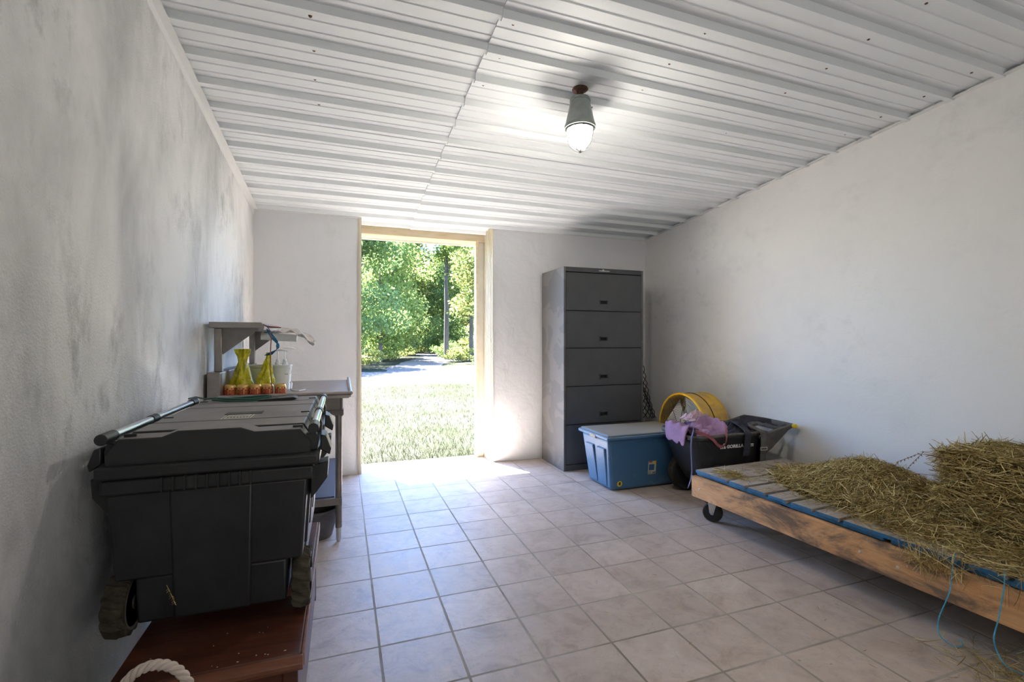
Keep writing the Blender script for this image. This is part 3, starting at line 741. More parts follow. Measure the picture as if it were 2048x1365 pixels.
for x, y in ((-.62, 3.20), (-.020, 3.20), (-.62, 4.27), (-.020, 4.27)):
    lg = MB().tube([(x, y, .09), (x, y, TZ - .09)], .020, 20).build('leg', M['steel_dull'], t, smooth=True)
    MB().lathe([(.020, .09), (.016, .088), (.015, .02), (.010, .0), (0, 0)], (x, y, 0), 16).build('foot', M['zinc'], lg, smooth=True)
    MB().tube([(x, y, TZ - .14), (x, y, TZ - .03)], .0255, 20).build('socket', M['steel_dull'], lg, smooth=True)
    MB().tbox((x - .03, x + .03, y - .03, y + .03), (x - .075, x + .03, y - .05, y + .05), TZ - .13, TZ - .095).build('gusset', M['steel_dull'], lg)
us = MB(); us.box(-.64, 0, 3.18, 4.29, .262, .277); us.box(-.64, 0, 3.178, 3.19, .235, .277); us.box(-.012, 0, 3.18, 4.29, .235, .277)
us.build('undershelf', M['steel_dull'], t, bevel=.001)
MB().box(-.60, -.045, 3.21, 4.25, .277, .284).build('shelf_reflection', plain('dark_blue_reflection', (.05, .06, .085), .5, vscale=30), t)  # undershelf top: its dark tone and bluish reflection put into the colour
# items on the table
CG = 'gold and red cans in a row on the table edge'
cx_ = [-.626, -.557, -.491, -.424, -.354]; labs = ['leftmost gold and red can in the row on the steel table', 'second can from the left, its faded gold side facing the room', 'middle can of the five on the steel table edge', 'fourth can from the left, below the tilted yellow bag', 'rightmost gold and red can in the row on the steel table']
can0 = None
for i, x in enumerate(cx_):
    if can0 is None:
        can0 = thing('can', labs[0], 'can', (x, 3.215, TZ), 0, CG); r = .0325
        MB().lathe([(0, .002), (.022, .0), (.029, .004), (r, .010), (r, .060), (.029, .070), (.0275, .071), (.027, .074), (.0265, .071), (0, .069)], (0, 0, 0), 28).build('body', M['gold'], can0, world=False, smooth=True)
        bd = MB()
        # curved red letter shapes wrapped round the can
        def arc_patch(a0, a1, z0, z1):
            vs = []; nn = 5
            for k in range(nn + 1):
                a = R(a0 + (a1 - a0) * k / nn); vs += [((r + .0004) * math.sin(a), -(r + .0004) * math.cos(a), z0), ((r + .0004) * math.sin(a), -(r + .0004) * math.cos(a), z1)]
            bd.add(vs, [(2 * k, 2 * k + 2, 2 * k + 3, 2 * k + 1) for k in range(nn)])
        for a0 in range(0, 360, 72):
            arc_patch(a0 - 34, a0 + 34, .011, .020)
            arc_patch(a0 - 33, a0 - 25, .020, .056); arc_patch(a0 - 33, a0 - 14, .048, .056)
            arc_patch(a0 - 10, a0 - 4, .024, .046); arc_patch(a0 - 10, a0 + 8, .020, .027); arc_patch(a0 - 10, a0 + 8, .040, .046); arc_patch(a0 + 3, a0 + 8, .024, .046)
            arc_patch(a0 + 12, a0 + 18, .020, .060); arc_patch(a0 + 21, a0 + 26, .020, .046); arc_patch(a0 + 21, a0 + 36, .040, .046); arc_patch(a0 + 31, a0 + 36, .020, .046)
        lt = bd.build('lettering', M['letter_red'], can0, world=False)
        c = can0
    else:
        c = copy_tree(can0)
    c.location = (x, 3.215 + random.uniform(-.006, .006), TZ); c.rotation_euler.z = [.2, 1.9, -.45, .75, .1][i]; c['label'] = labs[i]
def bucket(name, label, x, y, z, r0, r1, h, mat, lid_):
    t = thing(name, label, 'bucket', (x, y, z))
    MB().lathe([(0, 0), (r0, 0), (r1, h - .03), (r1 + .004, h - .03), (r1 + .004, h - .015), (r1, h - .012), (r1, h), (r1 - .005, h), (r0 - .004, .01), (0, .01)], (x, y, z), 32).build('bucket_body', mat, t, smooth=True)
    if lid_:
        MB().lathe([(r1 + .006, h - .008), (r1 + .007, h + .004), (r1 - .004, h + .006), (r1 - .01, h + .002), (0, h + .002), (0, h - .002), (r1 + .001, h - .004)], (x, y, z), 32).build('lid', mat, t, smooth=True)
    return t
wb = bucket('bucket', 'white lidded bucket holding two white pumps, right of the yellow bags', -.400, 3.68, TZ, .056, .064, .165, M['white_plastic'], True)
MB().tube([(-.400 + .068 * math.cos(a), 3.68 - .02, TZ + .15 - .09 * math.sin(a)) for a in np.linspace(0, PI, 17)], .0016, 6).build('bail_handle', M['zinc'], wb)
MB().box(-.372, -.350, 3.614, 3.616, TZ + .105, TZ + .108).build('pen_mark', M['letter_black'], wb)
bucket('bucket', 'cream bucket behind the two yellow bags on the steel table', -.530, 3.66, TZ, .072, .084, .165, M['cream_plastic'], True)
for i, (x, y, ln, lab) in enumerate(((-.420, 3.66, .105, 'left white pump dispenser standing on the white bucket'), (-.378, 3.67, .12, 'right white pump dispenser with long spout on the white bucket'))):
    t = thing('pump_dispenser', lab, 'pump', (x, y, TZ + .171), 0, None); z = TZ + .1675
    MB().lathe([(0, 0), (.018, 0), (.018, .018), (.013, .022), (.012, .04), (.006, .042), (0, .042)], (x, y, z), 16).build('collar', M['white_plastic'], t, smooth=True)
    MB().tube([(x, y, z + .04), (x, y, z + ln)], .0045, 8).build('stem', M['white_plastic'], t)
    MB().tube([(x - .012, y, z + ln), (x + .02, y, z + ln + .002), (x + .055, y, z + ln - .004), (x + .065, y, z + ln - .010)], [.009, .010, .006, .004], 10).build('spout', M['white_plastic'], t, smooth=True)
def yellow_bag(x, y, lab, lean, ruff, seed, h=.265):
    rs = np.random.default_rng(seed); ph = rs.uniform(0, 6, 6)
    prof_b = [(0, .0), (.048, .0), (.056, .010), (.054, .04), (.055, .075), (.048, .10), (.042, .125), (.034, .15), (.029, .17), (.024, .19), (.021, .212)]
    prof_b += ([(.024, .235), (.033, .262), (.036, .285)] if ruff else [(.014, .235), (.016, .262)])
    def rad(a, z):
        k = z / .27; return 1 + .16 * math.sin(2 * a + ph[0]) + (.10 + .14 * k) * math.sin(5 * a + ph[1] + z * 22) + .08 * math.sin(9 * a + ph[2] - z * 45) * (1 + 1.5 * k)
    m_ = MB().lathe(prof_b, (0, 0, 0), 40, rad=rad)
    m_.f = [f for f in m_.f if not (len(f) > 10 and min(f) > 40)]; m_.m = m_.m[:len(m_.f)]
    m_.v = [(vx * (1.04 if vz < .15 else 1) + lean * max(0, vz - .05) ** 1.2 * 2.0 + x, vy * .8 + y, vz + TZ) for vx, vy, vz in m_.v]
    o = m_.build('plastic_bag', M['yellow_bag'], smooth=True, angle=70); md = o.modifiers.new('sub', 'SUBSURF'); md.levels = 1; md.render_levels = 1
    return tag(o, lab, 'bag')
yellow_bag(-.588, 3.38, 'bright yellow plastic bag with open ruffled top, left on the steel table', 0, True, 3)
yellow_bag(-.462, 3.37, 'bright yellow plastic bag twisted shut at the top, beside the white bucket', .09, False, 5)
g = MB(); g.tube([(-.335, 3.62, TZ + .05), (-.325, 3.58, TZ + .045), (-.322, 3.50, TZ + .012)], .006, 8); g.tube([(-.325, 3.52, TZ + .006), (-.295, 3.45, TZ + .006), (-.27, 3.44, TZ + .006), (-.235, 3.50, TZ + .006)], .0045, 8)
tag(g.build('water_line', M['white_plastic'], smooth=True), 'short white plastic tube lying right of the white bucket', 'tube')
# roll and film under the overshelf
t = thing('film_roll', 'white roll hanging under the overshelf of the steel table', 'roll', (-.38, 3.50, 1.28))
MB().tube([(-.50, 3.50, 1.297), (-.285, 3.50, 1.283)], .024, 20).build('roll', M['white_plastic'], t, smooth=True)
for x in (-.49, -.455): MB().tube([(x, 3.50, 1.345), (x, 3.50, 1.295)], .003, 6).build('hanger', M['zinc'], t)
fm = MB(); vs = []; nu, nv = 22, 14
for i in range(nu + 1):
    for j in range(nv + 1):
        u = i / nu; v_ = j / nv; x = -.42 + u * .245; wdt = .03 + .065 * math.sin(PI * min(1, u * .9 + .08))
        a = (v_ - .5)
        vs.append((x + .012 * math.sin(9 * v_ + 3 * u), 3.49 + a * wdt * 1.4 + .01 * math.sin(20 * v_ * u), 1.325 - .055 * u * u - .055 * abs(a) * (u + .3) + .010 * math.sin(7 * u * 3 + 17 * v_) + .03 * math.sin(PI * u)))
fs = [(i * (nv + 1) + j, (i + 1) * (nv + 1) + j, (i + 1) * (nv + 1) + j + 1, i * (nv + 1) + j + 1) for i in range(nu) for j in range(nv)]
o = fm.add(vs, fs).build('film_sheet', M['film'], smooth=True, angle=80); o.modifiers.new('solid', 'SOLIDIFY').thickness = .0015
tag(o, 'crumpled clear plastic film draped over the end of the overshelf', 'film')
# ropes on the overshelf tip
g = MB()
for k in range(5):
    o_ = (k - 2) * .004
    g.tube([(-.425, 3.18, 1.338), (-.410 + o_, 3.17, 1.318), (-.390 + o_ * 1.5, 3.17, 1.285), (-.372 + o_, 3.17, 1.262), (-.362 - o_ * .6, 3.17, 1.235), (-.372, 3.18, 1.212), (-.405 + o_, 3.20, 1.193 - .002 * k), (-.435 + o_, 3.24, 1.178)], .0022, 6)
g.lathe([(0, -.020), (.008, -.013), (.010, 0), (.007, .014), (0, .018)], (-.364, 3.17, 1.236), 12)
tag(g.build('rope', M['blue_rope'], smooth=True), 'knotted blue rope hanging from the corner of the steel overshelf', 'rope')
g = MB(); g.tube([(-.440, 3.16, 1.365), (-.428, 3.135, 1.358), (-.412, 3.13, 1.345), (-.400, 3.13, 1.325), (-.394, 3.13, 1.28), (-.398, 3.13, 1.20), (-.400, 3.13, 1.10), (-.392, 3.13, 1.02), (-.388, 3.135, .96)], .0028, 7)
g.tube([(-.440, 3.17, 1.362), (-.42, 3.15, 1.352), (-.40, 3.14, 1.348), (-.36, 3.15, 1.346), (-.345, 3.16, 1.344)], [.003, .005, .006, .005, .003], 7)
tag(g.build('twine', M['brown_twine'], smooth=True), 'rust brown twine hanging from the overshelf down to the cans', 'twine')
t = thing('pail', 'dusty grey round pail on the floor under the steel table', 'bucket', (-.16, 3.34, 0))
MB().lathe([(0, 0), (.10, 0), (.145, .175), (.152, .175), (.152, .19), (.140, .19), (.096, .01), (0, .01)], (-.16, 3.34, 0), 36).build('pail_body', M['grey_bucket'], t, smooth=True)

# ------------------------------------------------------------------ filing cabinet
CX0, CX1, CY0, CY1, CZ = 2.020, 2.925, 4.167, 4.70, 1.988
t = thing('filing_cabinet', 'tall charcoal metal lateral filing cabinet with five drawers', 'cabinet', (2.47, 4.43, 0))
cb = MB(); e = .022
cb.box(CX0, CX0 + e, CY0, CY1, 0, CZ, 1); cb.box(CX1 - e, CX1, CY0, CY1, 0, CZ, 1); cb.box(CX0 + e, CX1 - e, CY0, CY1, CZ - .045, CZ); cb.box(CX0 + e, CX1 - e, CY1 - .01, CY1, 0, CZ - .045)
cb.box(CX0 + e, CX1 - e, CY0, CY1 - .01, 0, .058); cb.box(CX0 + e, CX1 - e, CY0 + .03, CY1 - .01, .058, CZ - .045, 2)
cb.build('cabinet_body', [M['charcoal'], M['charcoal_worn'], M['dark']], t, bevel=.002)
zs = [.062, .448, .822, 1.196, 1.562, 1.938]
for i in range(5):
    z0, z1 = zs[i] + .004, zs[i + 1] - .004; x0, x1 = CX0 + e + .005, CX1 - e - .005; yc = CY0 + .003; hx = (x0 + x1) / 2 - .01; hz = z0 + .085
    hw, hh = .040, .016
    d = MB(); d.box(x0, hx - hw, yc, yc + .02, z0, z1); d.box(hx + hw, x1, yc, yc + .02, z0, z1); d.box(hx - hw, hx + hw, yc, yc + .02, z0, hz - hh); d.box(hx - hw, hx + hw, yc, yc + .02, hz + hh, z1)
    dr_ = d.build('drawer', M['charcoal'], t)
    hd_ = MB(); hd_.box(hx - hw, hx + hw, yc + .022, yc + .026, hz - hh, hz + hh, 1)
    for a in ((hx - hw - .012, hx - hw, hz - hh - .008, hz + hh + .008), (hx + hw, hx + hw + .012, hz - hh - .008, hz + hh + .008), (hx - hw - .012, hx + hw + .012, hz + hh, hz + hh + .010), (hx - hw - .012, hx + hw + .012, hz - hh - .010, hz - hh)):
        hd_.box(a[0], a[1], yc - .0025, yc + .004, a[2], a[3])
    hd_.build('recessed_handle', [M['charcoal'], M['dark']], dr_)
MB().box(2.40, 2.52, CY0 - .012, CY0 + .002, CZ - .030, CZ - .022).build('label_holder', M['zinc'], t)
MB().lathe([(.012, 0), (.012, .008), (0, .010)], (2.455, CY0 - .003, CZ - .02), 12, axis='y').build('lock', M['zinc'], t)
# net beside the cabinet
g = MB(); 
def netpt(u, z):     # u across 0..1
    f = (1.36 - z) / .95
    return (2.945 + (.01 + .27 * f) * u + .01 * math.sin(9 * z + 5 * u), 4.40 - .10 * f * (u - .3) + .02 * math.sin(13 * u + 4 * z), z)
for s in (1, -1):
    for k in range(9):
        q = []
        for i in range(28):
            z = 1.36 - i * .0345; u = (k / 8 + s * i * .055) % 2; u = u if u <= 1 else 2 - u; q.append(netpt(u, z))
        g.tube(q, .0042, 5)
g.tube([(2.935, 4.41, 1.40), (2.95, 4.40, 1.30)], .006, 6)
g.lathe([(0, -.012), (.015, -.006), (.016, .006), (0, .012)], (2.945, 4.40, 1.362), 10)
tag(g.build('hay_net', M['net']), 'black mesh net hanging down the right side of the filing cabinet', 'net')

# ------------------------------------------------------------------ blue tote
t = thing('storage_tote', 'large blue plastic storage tote with dusty lid before the cabinet', 'tote', (2.48, 3.66, 0))
x0, x1, y0, y1 = 2.125, 2.80, 3.475, 3.86; X0, X1, Y0, Y1 = 2.065, 2.885, 3.425, 3.905
tb = MB(); tb.tbox((x0, x1, y0, y1), (X0 + .005, X1 - .005, Y0 + .005, Y1 - .005), 0.004, .445)
o = tb.build('bin', M['blue_tote'], t, bevel=.028, seg=4)
rb = MB()
for k in range(2):
    u0 = .14 + k * .40
    ya, yb_ = y0 + (y1 - y0) * u0, y0 + (y1 - y0) * (u0 + .28); Ya, Yb = Y0 + (Y1 - Y0) * u0, Y0 + (Y1 - Y0) * (u0 + .28)
    rb.tbox((x0 - .008, x0 + .02, ya, yb_), (X0 - .002, X0 + .02, Ya, Yb), .03, .36)
rb.build('end_ribs', M['blue_tote'], t, bevel=.016, seg=4)
MB().tbox((2.22, 2.76, 3.462, 3.49), (2.20, 2.80, 3.444, 3.47), .21, .335).build('front_panel', M['blue_tote'], t, bevel=.008)
ld = MB(); ld.box(X0 - .018, X1 + .018, Y0 - .018, Y1 + .018, .440, .468); ld.tbox((X0 - .006, X1 + .006, Y0 - .006, Y1 + .006), (X0 + .004, X1 - .004, Y0 + .004, Y1 - .004), .468, .484)
ld.build('lid', M['blue_tote'], t, bevel=.010, seg=3)
MB().box(X0 - .022, X0 - .004, 3.60, 3.70, .432, .462).build('lid_latch', M['hub'], t, bevel=.004)
# front label and round sticker (front face leans: y shifts with z)
def fy(z): return y0 + (Y0 + .005 - y0) * (z - .004) / .441
sl = (Y0 + .005 - y0) / .441; upv = Vector((0, sl, 1)).normalized(); nrm = Vector((0, -1, sl)).normalized()
lb = MB(); c = Vector((2.475, fy(.185) - .012, .190))
def face_quad(mb, cx, cz, w_, h_, off=.001, yshift=0):
    c = Vector((cx, fy(cz) + yshift, cz)) + nrm * off
    vs = []
    for d in (0, .0006):
        for a, b__ in ((-1, -1), (1, -1), (1, 1), (-1, 1)): vs.append(c + Vector((1, 0, 0)) * a * w_ / 2 + upv * b__ * h_ / 2 + nrm * d)
    mb.add(vs, [(3, 2, 1, 0), (4, 5, 6, 7), (0, 1, 5, 4), (1, 2, 6, 5), (2, 3, 7, 6), (3, 0, 4, 7)])
face_quad(lb, 2.515, .175, .080, .115, .0015); lo = lb.build('paper_label', M['paper'], t)
q = MB(); face_quad(q, 2.497, .226, .036, .009, .0024); q.build('red_bar', M['letter_red'], lo)
q = MB(); face_quad(q, 2.510, .178, .054, .052, .0024); q.build('picture', M['blue_tote'], lo)
q = MB(); face_quad(q, 2.543, .215, .022, .026, .0024); q.build('yellow_patch', M['yellow_cap'], lo)
q = MB()
for k in range(7): face_quad(q, 2.522 + k * .0045, .130, .0022, .016, .0024)
for k in range(4): face_quad(q, 2.492, .124 + k * .006, .030, .0018, .0024)
q.build('bar_code', M['letter_black'], lo)
q = MB(); cc = Vector((2.200, fy(.062), .062)) + nrm * .0015; ux = Vector((1, 0, 0))
def disc(mb, cc, r, n=24, d=.0006, sx=1):
    vs = [cc + ux * r * sx * math.cos(2 * PI * k / n) + upv * r * math.sin(2 * PI * k / n) + nrm * dd for dd in (0, d) for k in range(n)]
    mb.add(vs, [tuple(range(n - 1, -1, -1)), tuple(range(n, 2 * n))] + [(k, (k + 1) % n, (k + 1) % n + n, k + n) for k in range(n)])
disc(q, cc, .024); st = q.build('round_sticker', M['yellow_cap'], t)
q = MB(); disc(q, cc + nrm * .0008 + upv * .003, .013, sx=.85); disc(q, cc + nrm * .0008 - upv * .009 + ux * .004, .006); q.build('sticker_figure', M['letter_black'], st)
q = MB(); face_quad(q, 2.200 - .009, .054, .010, .005, .0026); q.build('sticker_mark', M['letter_red'], st)

# ------------------------------------------------------------------ yellow drum fan
FX, FY, FZ, FR = 2.985, 3.655, .455, .315
t = thing('drum_fan', 'round yellow drum fan with grey wire grille behind the cart', 'fan', (3.12, FY, 0))
MB().lathe([(FR - .010, -.0), (FR, -.0), (FR, .27), (FR - .010, .27), (FR - .010, 0)], (FX, FY, FZ), 64, axis='x').build('drum', M['yellow_fan'], t, smooth=True)
vs = [(FX, FY + FR * math.cos(2 * PI * k / 64), FZ + FR * math.sin(2 * PI * k / 64)) for k in range(64)]
MB().tube(vs, .011, 10, closed=True).build('front_ring', M['yellow_ring'], t, smooth=True)
MB().tube([(FX + .27, p[1], p[2]) for p in vs], .009, 8, closed=True).build('rear_ring', M['yellow_fan'], t, smooth=True)
MB().tube([(FX + .12, FY + (FR + .003) * math.cos(2 * PI * k / 64), FZ + (FR + .003) * math.sin(2 * PI * k / 64)) for k in range(64)], .004, 6, closed=True).build('drum_band', M['dark'], t)
gr = MB()
for k in range(1, 20):
    rr = FR * k / 20; dx = -.022 * (1 - (k / 20) ** 2)
    gr.tube([(FX - .004 + dx, FY + rr * math.cos(2 * PI * j / 40), FZ + rr * math.sin(2 * PI * j / 40)) for j in range(40)], .0014, 4, closed=True)
for k in range(8):
    a = 2 * PI * k / 8 + .2; gr.tube([(FX - .026, FY, FZ), (FX - .018, FY + .16 * math.cos(a), FZ + .16 * math.sin(a)), (FX - .004, FY + FR * math.cos(a), FZ + FR * math.sin(a))], .0028, 6)
gr.build('front_grille', M['wire_grey'], t)
gr = MB()
for k in range(1, 9):
    rr = FR * k / 9; gr.tube([(FX + .27, FY + rr * math.cos(2 * PI * j / 32), FZ + rr * math.sin(2 * PI * j / 32)) for j in range(32)], .002, 4, closed=True)
for k in range(4):
    a = PI * k / 4; gr.tube([(FX + .27, FY - FR * math.cos(a), FZ - FR * math.sin(a)), (FX + .27, FY + FR * math.cos(a), FZ + FR * math.sin(a))], .003, 6)
gr.build('rear_grille', M['wire_grey'], t)
for k in range(4):
    a = 2 * PI * k / 4 + .5; vs = []; nn = 8
    for i in range(nn + 1):
        rr = .06 + (FR - .085) * i / nn; half = .24 + .26 * (i / nn)
        for d, s in ((-1, -1), (1, 1)):
            aa = a + d * half; vs.append((FX + .075 + s * .035, FY + rr * math.cos(aa), FZ + rr * math.sin(aa)))
    fs = [(2 * i, 2 * i + 1, 2 * i + 3, 2 * i + 2) for i in range(nn)]
    o = MB().add(vs, fs).build('blade', M['blade'], t, smooth=True); o.modifiers.new('solid', 'SOLIDIFY').thickness = .003
MB().tube([(FX + .06, FY, FZ), (FX + .24, FY, FZ)], .055, 24).build('motor', M['hub'], t, smooth=True, bevel=.004)
for y in (FY - .17, FY + .17):
    MB().tube([(FX + .02, y, .012), (FX + .03, y, .21), (FX + .24, y, .21), (FX + .25, y, .012)], .011, 8).build('leg', M['yellow_fan'], t, smooth=True)
MB().tube([(FX + .02, FY - .20, .012), (FX + .02, FY + .20, .012)], .012, 8).build('foot_bar', M['wire_grey'], t)

# ------------------------------------------------------------------ garden cart
rotc = R(-7.5)
t = thing('garden_cart', 'black plastic dump cart with lettering and yellow capped handle', 'cart', (2.46, 2.875, 0), rotc)
# local frame: x from nose to handle, y away from camera
W = .52
def tub_ring(z, x0, x1, y0, y1, r, n=6):
    pts = []
    for cx, cy, a0 in ((x1 - r, y1 - r, 0), (x0 + r, y1 - r, 90), (x0 + r, y0 + r, 180), (x1 - r, y0 + r, 270)):
        for k in range(n + 1):
            a = R(a0 + 90 * k / n); pts.append((cx + r * math.cos(a), cy + r * math.sin(a), z + (cx + r * math.cos(a)) * .045 * (z / .55)))
    return pts
rings = [tub_ring(.12, .20, .57, .11, W - .11, .06), tub_ring(.14, .17, .59, .09, W - .09, .07), tub_ring(.30, .08, .610, .045, W - .045, .09), tub_ring(.515, .012, .625, .012, W - .012, .10),
         tub_ring(.517, -.006, .637, -.006, W + .006, .10), tub_ring(.540, -.006, .637, -.006, W + .006, .10), tub_ring(.541, .022, .615, .022, W - .022, .09), tub_ring(.30, .095, .595, .06, W - .06, .08), tub_ring(.15, .185, .575, .105, W - .105, .06)]
vs = [p for r_ in rings for p in r_]; nr = len(rings[0]); fs = []
for i in range(len(rings) - 1):
    for k in range(nr): fs.append((i * nr + k, i * nr + (k + 1) % nr, (i + 1) * nr + (k + 1) % nr, (i + 1) * nr + k))
fs.append(tuple(range(nr - 1, -1, -1))); fs.append(tuple((len(rings) - 1) * nr + k for k in range(nr)))
MB().add(vs, fs).build('tub', M['cart_black'], t, world=False, smooth=True)
rm = MB(); rr_ = tub_ring(.536, .004, .629, .004, W - .004, .095); rm.tube(rr_, .013, 8, closed=True); rm.build('rim', M['cart_dusty'], t, world=False, smooth=True)
# moulded handle frame
hf = MB(); HX = .862
def rail(y0, y1):
    hf.prism([(.58, .520), (.62, .555), (HX, .618), (HX + .012, .600), (HX - .05, .570), (.67, .440), (.610, .400)], y0, y1, 'y')
rail(-.012, .022); rail(W - .022, W + .012)
def bar_x(xa, xb, y0, y1, dz=0):
    za = .565 + (xa - .66) * .262; zb = .565 + (xb - .66) * .262
    hf.prism([(xa, za - .022), (xa, za), (xb, zb), (xb, zb - .022)], y0, y1, 'y')
bar_x(.625, .66, .0, W); bar_x(.745, .770, .0, W); bar_x(.83, .872, -.01, W + .01); bar_x(.66, .86, W / 2 - .014, W / 2 + .014)
hf.build('handle_frame', M['cart_dusty'], t, world=False, bevel=.005)
fl = MB(); fl.prism([(.605, .30), (.605, .50), (.69, .50), (.67, .42)], .03, W - .03, 'y'); fl.build('rear_wall', M['cart_black'], t, world=False, bevel=.006)
for yc, s in ((-.022, -1), (W + .022, 1)):
    MB().lathe([(.018, -.010), (.018, .010), (.012, .014), (0, .014)] if s > 0 else [(0, -.014), (.012, -.014), (.018, -.010), (.018, .010)], (HX - .004, yc, .604), 20, axis='y').build('handle_cap', M['yellow_cap'], t, world=False, smooth=True)
MB().tube([(.26, .035, .165), (.26, W - .035, .165)], .010, 10).build('axle', M['wire_grey'], t, world=False)
def wheel_y(cx, cy, cz, r, w_, parent, name, mt, hm, local=True, rough_lug=True):
    n = 48; wm = MB(); vs = []; fs = []; pw = [(-.5, .72), (-.5, .90), (-.36, .98), (0, 1.0), (.36, .98), (.5, .90), (.5, .72)]
    for k in range(n):
        for j, (u, rr) in enumerate(pw):
            lug = 1.0 if (not rough_lug or ((k + (j > 3)) % 3) < 2 or j in (0, 6)) else .96
            a = 2 * PI * k / n; vs.append((cx + r * rr * lug * math.cos(a), cy + u * w_, cz + r * rr * lug * math.sin(a)))
    m_ = len(pw)
    for k in range(n):
        for j in range(m_ - 1): fs.append((k * m_ + j, k * m_ + j + 1, ((k + 1) % n) * m_ + j + 1, ((k + 1) % n) * m_ + j))
    wm.add(vs, fs); wo = wm.build(name, mt, parent, world=False, smooth=True, angle=30)
    h = MB()
    for s in (-1, 1): h.lathe([(r * .74, .46 * w_ * s), (r * .66, .44 * w_ * s), (r * .60, .22 * w_ * s), (r * .22, .22 * w_ * s), (r * .2, .56 * w_ * s), (0, .56 * w_ * s)], (cx, cy, cz), 28, axis='y')
    for k in range(5):
        a = 2 * PI * k / 5; h.tube([(cx + r * .2 * math.cos(a), cy, cz + r * .2 * math.sin(a)), (cx + r * .68 * math.cos(a), cy, cz + r * .68 * math.sin(a))], .3 * w_, 6)
    h.build('hub', hm, wo, world=False, smooth=True); return wo
for yc in (.040, W - .040): wheel_y(.235, yc, .160, .160, .06, t, 'wheel', M['rubber'], M['black_plastic'])
# lettering on the near side (faces -y, leaning with the tub wall)
cart = t
tp = (.045 - .012) / .215; up_c = Vector((0, -tp, 1)).normalized(); nr_c = Vector((0, -1, -tp)).normalized()
def side_pt(x, z): return Vector((x, .012 + (.515 - z) * tp, z))
tm = Matrix.Translation((2.46, 2.875, 0))
def ctext(body, x, z, size, name='lettering', xs=1.0):
    p = side_pt(x, z) + nr_c * .0035
    cu = text_obj(name, body, size, M['letter_white'], cart, tm @ basis(p, (1, 0, .03), up_c, nr_c), .0007, .0016, xs)
    return cu
ctext('GORILLA', .362, .463, .034, xs=1.05); ctext('CARTS', .482, .465, .030, xs=.90)
# emblem: blocky seated-ape mark
em = MB()
def epoly(poly):
    o0 = side_pt(.258, .447) + nr_c * .003
    vs = [o0 + Vector((1, 0, .03)) * a + up_c * b__ + nr_c * d for d in (0, .0012) for a, b__ in poly]; n = len(poly)
    em.add(vs, [tuple(range(n - 1, -1, -1)), tuple(range(n, 2 * n))] + [(k, (k + 1) % n, (k + 1) % n + n, k + n) for k in range(n)])
epoly([(-.022, 0), (-.012, 0), (-.008, .018), (-.010, .032), (-.018, .022)]); epoly([(-.008, .022), (.006, .044), (.014, .040), (.016, .026), (.004, .018)])
epoly([(-.006, 0), (.002, 0), (.003, .015), (-.004, .016)]); epoly([(.008, 0), (.024, 0), (.020, .018), (.012, .022)])
em.build('emblem', M['letter_white'], cart, world=False)
cart_m = Matrix.Translation((2.46, 2.875, 0)) @ Matrix.Rotation(rotc, 4, 'Z')
def cw(x, y, z): return cart_m @ Vector((x, y, z))
# towels in the cart
def cloth(name, label, mat, nu, nv, fn, th=.006, lev=1, cat='cloth'):
    vs = [fn(i / nu, j / nv) for i in range(nu + 1) for j in range(nv + 1)]
    fs = [(i * (nv + 1) + j, (i + 1) * (nv + 1) + j, (i + 1) * (nv + 1) + j + 1, i * (nv + 1) + j + 1) for i in range(nu) for j in range(nv)]
    o = MB().add([tuple(p) for p in vs], fs).build(name, mat, smooth=True, angle=180)
    md = o.modifiers.new('solid', 'SOLIDIFY'); md.thickness = th; md.offset = 0
    md = o.modifiers.new('sub', 'SUBSURF'); md.levels = lev; md.render_levels = lev
    return tag(o, label, cat)
from mathutils import noise as mn
def heap(cx, cy, rx, ry, base, hgt, seed, fold, over=0):
    def f(u, v):
        a = (u - .5) * 2; b__ = (v - .5) * 2
        x = cx + a * rx * (1 + .12 * mn.noise((v * 3, seed, 0))); y = cy + b__ * ry * (1 + .12 * mn.noise((u * 3, seed, 5)))
        d = max(abs(a), abs(b__))
        k = max(0, 1 - d ** 2.4)
        r1 = abs(mn.noise((a * 1.9 + seed, b__ * 1.5, seed))); r2 = mn.noise((a * 4.1 + seed, b__ * 4.3, 2.2))
        rg = 1 - abs(math.sin(3.2 * a + 2.4 * b__ * math.sin(seed) + 3.5 * mn.noise((a * 1.3, b__ * 1.3, seed * 2))))
        z = base + hgt * (k * .40 + k * .85 * rg ** 1.5 + fold * r2 * .7 + .22 * mn.noise((a * 9, b__ * 9, seed))) - .03 * d
        x += .018 * mn.noise((b__ * 5, a * 3, seed + 1)); y += .018 * mn.noise((a * 5, b__ * 3, seed + 9))
        return cw(x, y, max(z, base - .03))
    return f
cloth('towel', 'purple terry towel heaped over the far side of the black cart', M['towel'], 70, 54, heap(.31, .285, .215, .20, .560, .085, 1.3, .35), .010, 1, 'towel')
def left_fold(u, v):          # hangs over the nose of the cart
    a = u; b__ = v * 2 - 1
    x = .11 - .125 * math.sin(PI * .5 * min(1, a * 1.5)) - .004 * a; z = .575 + .030 * math.sin(PI * a) - .11 * max(0, a - .5) * 2 + .014 * mn.noise((a * 4, b__ * 3, 4))
    y = .22 + b__ * .125 * (1 + .25 * math.sin(PI * a)) + .02 * mn.noise((a * 3, b__ * 2, 8))
    z += .018 * (1 - abs(math.sin(4 * b__ + a * 2))); return cw(x, y, z)
cloth('towel', 'lilac towel end hanging over the nose of the cart above the blue tote', M['towel'], 26, 30, left_fold, .012, 1, 'towel')
cloth('cloth', 'dusty pink cloth on top of the purple towel in the cart', M['towel_pink'], 44, 32, heap(.26, .36, .115, .085, .645, .040, 4.1, .4), .008, 1)
cloth('cloth', 'dark crumpled fabric heap at the near rim of the cart', M['dark_web'], 46, 36, heap(.47, .15, .13, .105, .572, .065, 6.7, .5), .006, 1)
